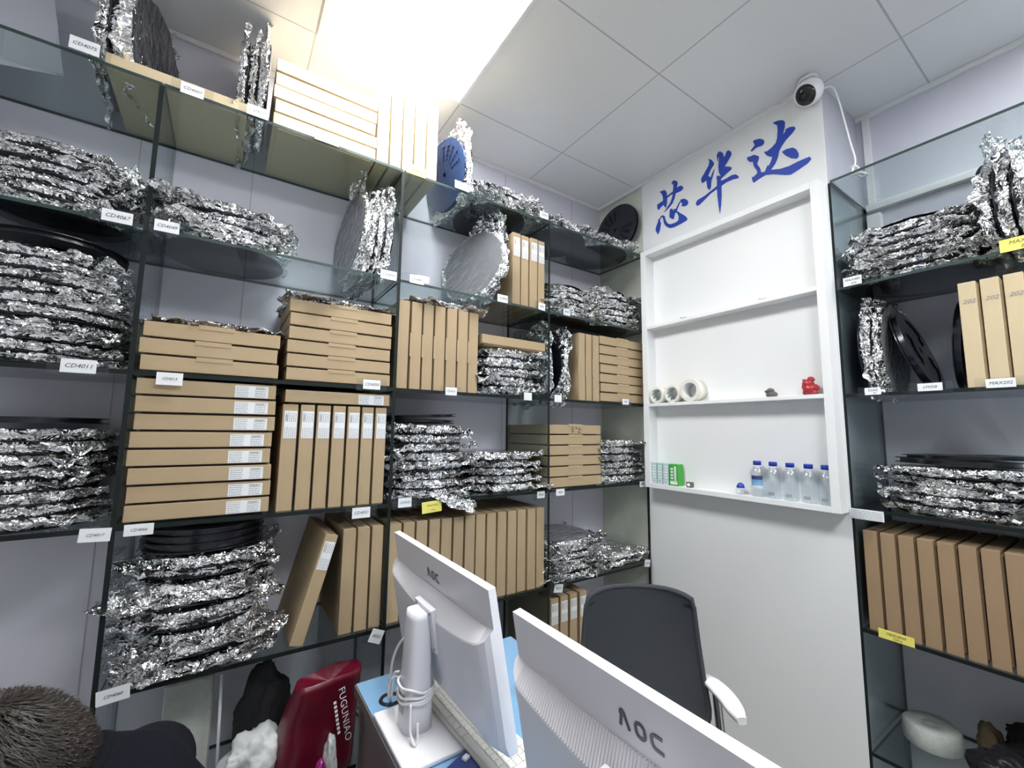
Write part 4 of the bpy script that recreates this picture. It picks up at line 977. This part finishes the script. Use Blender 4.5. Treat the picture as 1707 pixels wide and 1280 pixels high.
# ------------------------------------------------------------------ office chair
CA = Vector((1.265, 1.070, 0))
cdir = Vector((1.409-1.145, .980-1.165, 0)).normalized()     # along the back, towards the viewer's right
nrm = Vector((cdir.y, -cdir.x, 0)); nrm = nrm if nrm.x < 0 else -nrm    # the way the sitter faces
ct = thing('office_chair', 'dark grey mesh office chair with white armrests by the white wall', 'chair', (CA.x+nrm.x*.02, CA.y+nrm.y*.02, 0), math.atan2(cdir.y, cdir.x))
# local: x along the back, y: -y is the way the sitter faces
s_ = 1 if (Matrix.Rotation(math.atan2(cdir.y, cdir.x), 3, 'Z') @ Vector((0, -1, 0))).dot(nrm) > 0 else -1
bm = bmesh.new(); nu, nv = 40, 44
def cback(u, v):    # u -1..1, v 0 bottom .. 1 top
    hw = .170+.055*math.sin(PI*min(1, (1-v)*1.15)*.62+.25)
    hw = .178 + .042*(1-v)**.8 if v > .25 else (.178+.042*(.75)**.8)*(1-.55*((.25-v)/.25)**2.2)
    if v > .86: hw *= (1-((v-.86)/.14)**2*.0)
    x = u*hw; z = .475+.470*v
    y = -s_*(-.060*(u*u)*-1 - .03*math.sin(v*PI*.9)) * 1.0
    y += s_*.055*(v-.5)
    if v > .93: z -= .020*abs(u)**5
    return Vector((x, y, z))
G = [[bm.verts.new(cback(-1+2*u/nu, v/nv)) for u in range(nu+1)] for v in range(nv+1)]
for v in range(nv):
    for u in range(nu): f = bm.faces.new((G[v][u], G[v][u+1], G[v+1][u+1], G[v+1][u])); f.smooth = True
r = bmesh.ops.extrude_face_region(bm, geom=list(bm.faces)); bmesh.ops.translate(bm, vec=(0, s_*.014, 0), verts=[v for v in r['geom'] if isinstance(v, bmesh.types.BMVert)])
bmesh.ops.recalc_face_normals(bm, faces=list(bm.faces)); obj('backrest', bm, 'dark_mesh', ct)
bm = bmesh.new(); rim = [cback(-1, i/20) for i in range(21)]+[cback(-1+2*i/20, 1) for i in range(1, 20)]+[cback(1, 1-i/20) for i in range(21)]+[cback(1-2*i/20, 0) for i in range(1, 21)]
tube(bm, [p+Vector((0, s_*.007, 0)) for p in rim], .0095, 10); obj('back_frame', bm, 'dark_mesh', ct)
bm = bmesh.new(); bx(bm, -.235, .235, -.245, .235, .40, .465, .028, seg=4); o = obj('seat', bm, 'dark_mesh', ct, smooth=True); o.location = (0, -s_*.25, 0)
bm = bmesh.new(); tube(bm, spline([(0, -s_*.2, .39), (0, s_*.02, .40), (0, s_*.065, .50), (0, s_*.06, .66)], 6), .018, 10); obj('back_support', bm, 'grey_plastic', ct)
for sd in (-1, 1):
    bm = bmesh.new(); tube(bm, spline([(sd*.18, -s_*.12, .41), (sd*.238, -s_*.08, .44), (sd*.244, -s_*.05, .56), (sd*.240, -s_*.045, .645)], 6), .014, 10)
    ob = obj('armrest_post', bm, 'chrome', ct)
    bm = bmesh.new(); pp = spline([(sd*.225, s_*.005, .662), (sd*.236, -s_*.05, .664), (sd*.244, -s_*.12, .662), (sd*.244, -s_*.205, .652)], 5)
    n = 16; rg = []
    for i, p in enumerate(pp):
        k = i/(len(pp)-1); w_ = .025+.007*math.sin(PI*k); rr = min(1, .45+3*k, .55+3*(1-k))
        rg.append([bm.verts.new(p+Vector((w_*rr*math.copysign(abs(math.cos(a))**.6, math.cos(a)), 0, .011*math.copysign(abs(math.sin(a))**.6, math.sin(a))))) for a in [2*PI*q/n for q in range(n)]])
    for a, b_ in zip(rg, rg[1:]):
        for q in range(n): f = bm.faces.new((a[q], a[(q+1) % n], b_[(q+1) % n], b_[q])); f.smooth = True
    bm.faces.new(rg[0]); bm.faces.new(rg[-1]); bmesh.ops.recalc_face_normals(bm, faces=list(bm.faces))
    obj('armrest', bm, 'bright_plastic', ct)
bm = bmesh.new(); cyl(bm, (0, -s_*.25, .10), (0, -s_*.25, .40), .025); obj('gas_lift', bm, 'chrome', ct)
for k in range(5):
    a = 2*PI*k/5+.3; cx, cy = .27*math.cos(a), .27*math.sin(a)-s_*.25
    bm = bmesh.new(); tube(bm, [(0, -s_*.25, .12), (cx*.5, (cy-s_*.25)/2, .10), (cx, cy, .075)], [.022, .018, .014], 10); lg = obj('base_leg', bm, 'bright_plastic', ct)
    bm = bmesh.new(); cyl(bm, (cx-.012, cy, .028), (cx+.012, cy, .028), .028); cyl(bm, (cx, cy, .028), (cx, cy, .075), .007); obj('caster', bm, 'black_plastic', lg)

# ------------------------------------------------------------------ things in the lowest bay
t = thing('router_box', 'grey white plastic case with printed sticker leaning in the lowest bay', 'case', (-.035, 1.795, ZS['F']), 0)
bm = bmesh.new(); bx(bm, -.066, .066, -.02, .02, .0, .285, .012, seg=3); o1 = obj('case_body', bm, 'foam', t); o1.rotation_euler = (R(-5), 0, 0)
bm = bmesh.new()
for k in range(9): bx(bm, -.018+.002*(k % 3), .012-.003*(k % 2), -.0212, -.0203, .085+k*.007, .088+k*.007)
obj('sticker_print', bm, 'ink_grey', o1)
bm = bmesh.new(); cyl(bm, (.055, 1.70, ZS['F']+.002), (.048, 1.74, .705), .0045, n=12); o = obj('white_rod', bm, 'bright_plastic'); tag(o, 'thin white rod leaning upright between the case and the black bag', 'rod')
def lump(name, loc, size, m, seed, amp=.25, flat=True):
    bm = bmesh.new(); bmesh.ops.create_icosphere(bm, subdivisions=5, radius=1)
    for v in bm.verts:
        p = v.co.copy(); d = 1+amp*noise.noise(p*1.7+Vector((seed, 0, 0)))+amp*.5*(1-abs(noise.noise(p*4.2+Vector((0, seed, 0))))*2)*.5+amp*.12*noise.noise(p*14)
        v.co = Vector((p.x*size[0], p.y*size[1], p.z*size[2]))*d
    zm = min(v.co.z for v in bm.verts)*.82
    for v in bm.verts: v.co.z = max(v.co.z, zm)-zm
    o = obj(name, bm, m, smooth=True); place(o, loc); return o
o = lump('black_bag', (.170, 1.72, ZS['F']+.001), (.075, .09, .15), 'black_cloth', 4); tag(o, 'slumped black cloth bag left of the red bag', 'bag')
bm = bmesh.new(); tube(bm, spline([(.03, -.05, .20), (-.03, -.09, .14), (-.02, -.10, .05), (.0, -.10, .002)], 8), .003, 6); obj('strap', bm, 'black_plastic', o)
o = lump('white_plastic_bag', (.150, 1.60, ZS['F']+.001), (.085, .06, .085), 'white_cloth', 8, .4); tag(o, 'crumpled white plastic bag at the foot of the black bag', 'bag')
# red shopping bag: tapered sack with folded rim
t = thing('shopping_bag', 'dark red glossy shopping bag with white lettering left of the desk', 'bag', (.300, 1.590, ZS['F']+.001), R(12))
bm = bmesh.new(); n = 48; rings = []
for i in range(15):
    k = i/14; z = k*.315; wx = .125*(1-.20*k**1.5); wy = .075*(1-.45*k**1.3)
    if i == 0: wx *= .94; wy *= .9
    ring = []
    for q in range(n):
        a = 2*PI*q/n; x = wx*math.copysign(abs(math.cos(a))**.45, math.cos(a)); y = wy*math.copysign(abs(math.sin(a))**.55, math.sin(a))
        d = .010*noise.noise(Vector((x*14, y*14, z*12)))*(.4+k); y -= .05*k*k; x += .030*k
        ring.append(bm.verts.new((x*(1+d*3), y+d, z+.006*noise.noise(Vector((x*9, 3, y*9)))*k)))
    rings.append(ring)
for a, b_ in zip(rings, rings[1:]):
    for q in range(n): f = bm.faces.new((a[q], a[(q+1) % n], b_[(q+1) % n], b_[q])); f.smooth = True
bm.faces.new(rings[0][::-1]); 
cent = bm.verts.new((.03, -.05, .290))
for q in range(n): bm.faces.new((rings[-1][q], rings[-1][(q+1) % n], cent))
obj('bag_body', bm, 'red_bag', t)
h = textmesh('bag_lettering', 'FUGUNIAO', .030, 'label', t, spacing=1.05); h.rotation_euler = (Matrix.Rotation(R(-8), 3, 'X') @ Matrix.Rotation(R(90), 3, 'X') @ Matrix.Rotation(R(-82), 3, 'Z')).to_euler(); h.location = (.062, -.101, .20)
bm = bmesh.new()
for k in range(8): bx(bm, -.048+k*.0125, -.040+k*.0125, -.0045, .0045, 0, .0004)
h = obj('small_print', bm, 'tape_core', t); h.rotation_euler = (Matrix.Rotation(R(-8), 3, 'X') @ Matrix.Rotation(R(90), 3, 'X') @ Matrix.Rotation(R(-82), 3, 'Z')).to_euler(); h.location = (.036, -.102, .20)
o = lump('purple_bag', (.300, 1.44, 0), (.06, .05, .25), 'purple_film', 15, .35); tag(o, 'shiny purple plastic bag squeezed between the red bag and the desk', 'bag')
o = lump('patterned_bag', (.345, 1.500, ZS['F']+.001), (.018, .03, .07), 'white_cloth', 21, .3); tag(o, 'white and black plastic bag edge showing beside the red bag', 'bag')
o.location.y = 1.515
# lowest bay of the right-hand unit
t = thing('foam_roll', 'round pale foam roll lying on the lowest right-hand shelf', 'roll', (XP+.235, .530, ZS['F']))
bm = bmesh.new(); lathe(bm, [(0, .068), (.02, .068), (.02, .070), (.075, .071), (.083, .064), (.085, .035), (.083, .006), (.075, 0), (0, 0)], 48); obj('foam_sheet', bm, 'foam', t)
bm = bmesh.new(); lathe(bm, [(.012, .0695), (.022, .0715), (.024, .0705)], 24); obj('core_edge', bm, 'grey_plastic', t)
t.scale = (.95, .95, 1)
o = lump('cloth_bundle', (XP+.28, .20, ZS['F']+.001), (.10, .16, .09), 'black_cloth', 33, .3); tag(o, 'black cloth bundle on the lowest right-hand shelf', 'bundle')
o = lump('paper_wad', (XP+.30, .395, ZS['F']+.001), (.035, .03, .06), 'brown_paper', 35, .3); tag(o, 'small beige paper wad between foam roll and black bundle', 'paper')
o = lump('black_bag', (XP+.115, .32, ZS['F']+.001), (.07, .085, .065), 'black_plastic', 37, .3); tag(o, 'shiny black plastic bag in front on the lowest right-hand shelf', 'bag')
o = lump('green_bag', (XP+.07, .13, ZS['F']+.001), (.06, .10, .085), 'pale_green_film', 41, .3); tag(o, 'pale green plastic bag at the bottom right picture corner', 'bag')
# top left: leaning white sheet, brown roll
t = obj('white_board', box(-.35, 0, -.004, .004, 0, .42, .001), 'lilac_wall'); place(t, (-.47, 1.70, ZS['A']+.003), (R(-14), R(-12), 0)); tag(t, 'pale lilac board leaning at the left end of the top shelf', 'board')
bm = bmesh.new(); cyl(bm, (0, 0, 0), (0, 0, .36), .028, n=20)
for v in bm.verts: v.co.x += .004*noise.noise(v.co*40)
o = obj('paper_roll', bm, 'brown_paper'); place(o, (-.675, 1.85, ZS['B']+.002)); tag(o, 'brown paper roll standing in the far-left second bay', 'roll')

# ------------------------------------------------------------------ the seated person
pt = thing('person', 'person with short dark hair and black top, seen from above at bottom left', 'person', (.06, 1.00, 0))
def skin(name, joints, edges, m, parent, vox=.008, base=(.06, 1.0, 0), smooth=4):
    bm = bmesh.new(); b0 = Vector(base)
    for p, r in joints:
        bmesh.ops.create_uvsphere(bm, u_segments=24, v_segments=16, radius=r, matrix=Matrix.Translation(Vector(p)-b0))
    for i, j in edges:
        (p, r), (q, s) = joints[i], joints[j]; p = Vector(p)-b0; q = Vector(q)-b0; d = (q-p).length
        if d > abs(r-s)+1e-4:
            u = (q-p)/d; sn = (r-s)/d; cn = math.sqrt(max(0, 1-sn*sn))
            cyl(bm, p+u*r*sn, q+u*s*sn, r*cn, s*cn, n=24)
    me = D.meshes.new(name); bm.to_mesh(me); bm.free()
    o = D.objects.new(name, me); COL.objects.link(o)
    md = o.modifiers.new('remesh', 'REMESH'); md.mode = 'VOXEL'; md.voxel_size = vox
    sm = o.modifiers.new('smooth', 'SMOOTH'); sm.factor = .5; sm.iterations = smooth
    dg = bpy.context.evaluated_depsgraph_get(); dg.update(); me2 = D.meshes.new_from_object(o.evaluated_get(dg)); me2.name = name
    me2.materials.clear(); me2.materials.append(M[m])
    for p in me2.polygons: p.use_smooth = True
    D.objects.remove(o); o = D.objects.new(name, me2); COL.objects.link(o); o.parent = parent
    return o
HC = Vector((-.240, .965, .992))
J = [((.03, 1.0, .52), .10), ((-.01, 1.0, .65), .085), ((-.055, 1.0, .755), .07), ((-.105, .995, .83), .05), ((-.150, .985, .895), .045), ((-.190, .978, .935), .050)]
E_ = [(0, 1), (1, 2), (2, 3), (3, 4), (4, 5)]
def chain(a, pts):
    for p, r in pts:
        J.append((p, r)); E_.append((a, len(J)-1)); a = len(J)-1
    return a
for sd in (-1, 1):
    y = 1.0+sd*.165
    k = chain(3, [((-.08, y, .800), .040), ((-.15, y+sd*.02, .66), .036), ((-.32, y-sd*.02, .60), .034), ((-.385, y-sd*.03, .595), .030), ((-.43, y-sd*.032, .588), .034)])
    for q, (dy, ln) in enumerate(((-.030, .062), (-.010, .074), (.010, .070), (.028, .056))):
        chain(k, [((-.462, y-sd*.032+dy, .586), .0095), ((-.462-ln*.5, y-sd*.032+dy*1.15, .578), .0088), ((-.462-ln*.85, y-sd*.032+dy*1.15, .556), .0078)])
    chain(k, [((-.43, y-sd*.075, .580), .0105), ((-.455, y-sd*.09, .565), .0090)])
    chain(0, [((-.02, 1+sd*.10, .50), .085), ((-.28, 1+sd*.14, .49), .062), ((-.30, 1+sd*.14, .28), .050), ((-.28, 1+sd*.14, .09), .038), ((-.36, 1+sd*.145, .045), .036), ((-.43, 1+sd*.15, .035), .030)])
body = skin('body', J, E_, 'skin', pt, .0045, smooth=2)
# head with face, looking down and to the left
bm = bmesh.new(); bmesh.ops.create_uvsphere(bm, u_segments=64, v_segments=48, radius=1)
for v in bm.verts:
    p = v.co.copy(); x, y, z = p
    q = Vector((x*.075, y*.096, z*.112))
    if z < 0: q.x *= 1-.22*(-z)**1.5; q.y *= 1-.10*(-z)
    if y < 0: # the face side is -y
        if z < -.1: q.y -= .012*math.exp(-((z+.62)/.25)**2)*math.exp(-(x/.4)**2)      # chin
        q.y -= .020*math.exp(-((z+.12)/.16)**2)*math.exp(-(x/.13)**2)                # nose
        q.y -= .006*math.exp(-((z+.42)/.06)**2)*math.exp(-(x/.28)**2)                # lips
        q.y += .009*math.exp(-((z-.06)/.10)**2)*math.exp(-((abs(x)-.38)/.16)**2)     # eye sockets
        q.y -= .004*math.exp(-((z-.24)/.07)**2)*math.exp(-((abs(x)-.36)/.28)**2)     # brow
    v.co = q
head = obj('head', bm, 'skin', pt, smooth=True)
for sd in (-1, 1):
    bm = bmesh.new(); bmesh.ops.create_uvsphere(bm, u_segments=20, v_segments=14, radius=1)
    for v in bm.verts: v.co = Vector((v.co.x*.009+sd*.006*v.co.z*.3, v.co.y*.017, v.co.z*.031)); v.co.x += sd*.004*abs(v.co.y)/.017
    e = obj('ear', bm, 'skin', head, smooth=True); e.location = (sd*.077, .008, -.012)
    bm = bmesh.new(); bmesh.ops.create_uvsphere(bm, u_segments=16, v_segments=10, radius=.011); e = obj('eye', bm, 'label', head, smooth=True); e.location = (sd*.028, -.080, .006)
    bm = bmesh.new(); bmesh.ops.create_uvsphere(bm, u_segments=12, v_segments=8, radius=.0055); e = obj('iris', bm, 'ink', head, smooth=True); e.location = (sd*.028, -.0875, .005)
bm = bmesh.new(); bmesh.ops.create_uvsphere(bm, u_segments=20, v_segments=8, radius=1)
for v in bm.verts: v.co = Vector((v.co.x*.022, v.co.y*.006, v.co.z*.0045))
e = obj('lips', bm, 'skin', head, smooth=True); e.location = (0, -.0945, -.047)
# hair: a full short cap made of thousands of tapering locks growing from the whorl
bm = bmesh.new(); hr = random.Random(2)
whorl = Vector((.18, .62, .80)).normalized()
def scalp(d, k=1.0): 
    q = Vector((d.x*.075, d.y*.096, d.z*.112))
    return q*(1.03*k)
bmesh.ops.create_uvsphere(bm, u_segments=48, v_segments=36, radius=1)
def hairline(d): return d.z > (.42 if d.y < -.35 else -.28+(-d.y)*.9 if d.y < .1 else -.52)
dele = [v for v in bm.verts if not hairline(v.co)]
bmesh.ops.delete(bm, geom=dele, context='VERTS')
for v in bm.verts: v.co = scalp(v.co.normalized())*1.015
for i in range(15000):
    z = hr.uniform(-.6, 1); a = hr.uniform(0, 2*PI); rr = math.sqrt(1-z*z); d = Vector((rr*math.cos(a), rr*math.sin(a), z))
    if not hairline(d): continue
    away = d-whorl*d.dot(whorl); L = away.length
    if L < .02: away = d.orthogonal()
    away.normalize(); swirl = whorl.cross(away); flow = (away*.85+swirl*.45+Vector((hr.uniform(-.3, .3), hr.uniform(-.3, .3), hr.uniform(-.3, .3)))).normalized()
    flow = (flow-d*flow.dot(d)).normalized()
    p0 = scalp(d); ln = hr.uniform(.020, .036); lift = hr.uniform(.25, .6)
    side = d.cross(flow).normalized()*hr.uniform(.0006, .0011)
    p1 = p0+(flow*(1-lift*.3)+d*lift)*ln*.5; p2 = p1+(flow*1.1+d*lift*.25-d*.25)*ln*.55
    v = [bm.verts.new(p0-side), bm.verts.new(p0+side), bm.verts.new(p1-side*.8), bm.verts.new(p1+side*.8), bm.verts.new(p2)]
    bm.faces.new((v[0], v[1], v[3], v[2])); bm.faces.new((v[2], v[3], v[4]))
obj('hair', bm, 'hair', head)
hq = Matrix.Rotation(R(-90), 4, 'Z') @ Matrix.Rotation(R(38), 4, 'X')   # face towards -x, bowed down
head.matrix_local = Matrix.Translation(HC-Vector((.06, 1.0, 0))) @ hq
# clothes
JS = [((.03, 1.0, .50), .135), ((-.01, 1.0, .65), .118), ((-.055, 1.0, .79), .108), ((-.10, .995, .885), .094), ((-.155, .988, .925), .076)]
ES = [(0, 1), (1, 2), (2, 3), (3, 4)]
for sd in (-1, 1):
    y = 1.0+sd*.165; a = 3
    for p, r in (((-.08, y, .820), .080), ((-.15, y+sd*.02, .67), .062), ((-.23, y, .625), .052), ((-.345, y-sd*.025, .60), .045)):
        JS.append((p, r)); ES.append((a, len(JS)-1)); a = len(JS)-1
skin('shirt', JS, ES, 'shirt', pt, .007, smooth=10)
bm = bmesh.new(); ax = Vector((-.055, -.007, .06)).normalized(); e1 = ax.orthogonal().normalized(); e2 = ax.cross(e1)
tube(bm, [Vector((-.172-.06, -.015, .938))+(e1*math.cos(2*PI*k/32)+e2*math.sin(2*PI*k/32))*.068 for k in range(33)], .012, 8); obj('collar', bm, 'shirt', pt)
JT = [((.03, 1.0, .52), .148)]; ET = []
for sd in (-1, 1):
    a = 0
    for p, r in (((-.02, 1+sd*.10, .505), .10), ((-.28, 1+sd*.14, .495), .075), ((-.30, 1+sd*.14, .28), .062), ((-.28, 1+sd*.14, .10), .055)):
        JT.append((p, r)); ET.append((a, len(JT)-1)); a = len(JT)-1
skin('trousers', JT, ET, 'trousers', pt, .01, smooth=6)
for sd in (-1, 1):
    bm = bmesh.new(); bx(bm, -.47-.06, -.24-.06, sd*.148-.045, sd*.148+.045, .001, .085, .03, seg=4); obj('shoe', bm, 'black_plastic', pt, smooth=True)
t = thing('stool', 'round black stool under the person at bottom left, out of the frame', 'stool', (.02, 1.0, 0))
bm = bmesh.new(); lathe(bm, [(0, .385), (.15, .385), (.16, .375), (.16, .35), (.15, .34), (0, .34)], 40); obj('seat', bm, 'black_plastic', t)
for k in range(4):
    a = PI/4+k*PI/2; bm = bmesh.new(); cyl(bm, (.16*math.cos(a), .16*math.sin(a), 0), (.12*math.cos(a), .12*math.sin(a), .345), .011); obj('leg', bm, 'chrome', t)
# remove bookkeeping
for o in COL.objects:
    if '_used' in o.keys(): del o['_used']
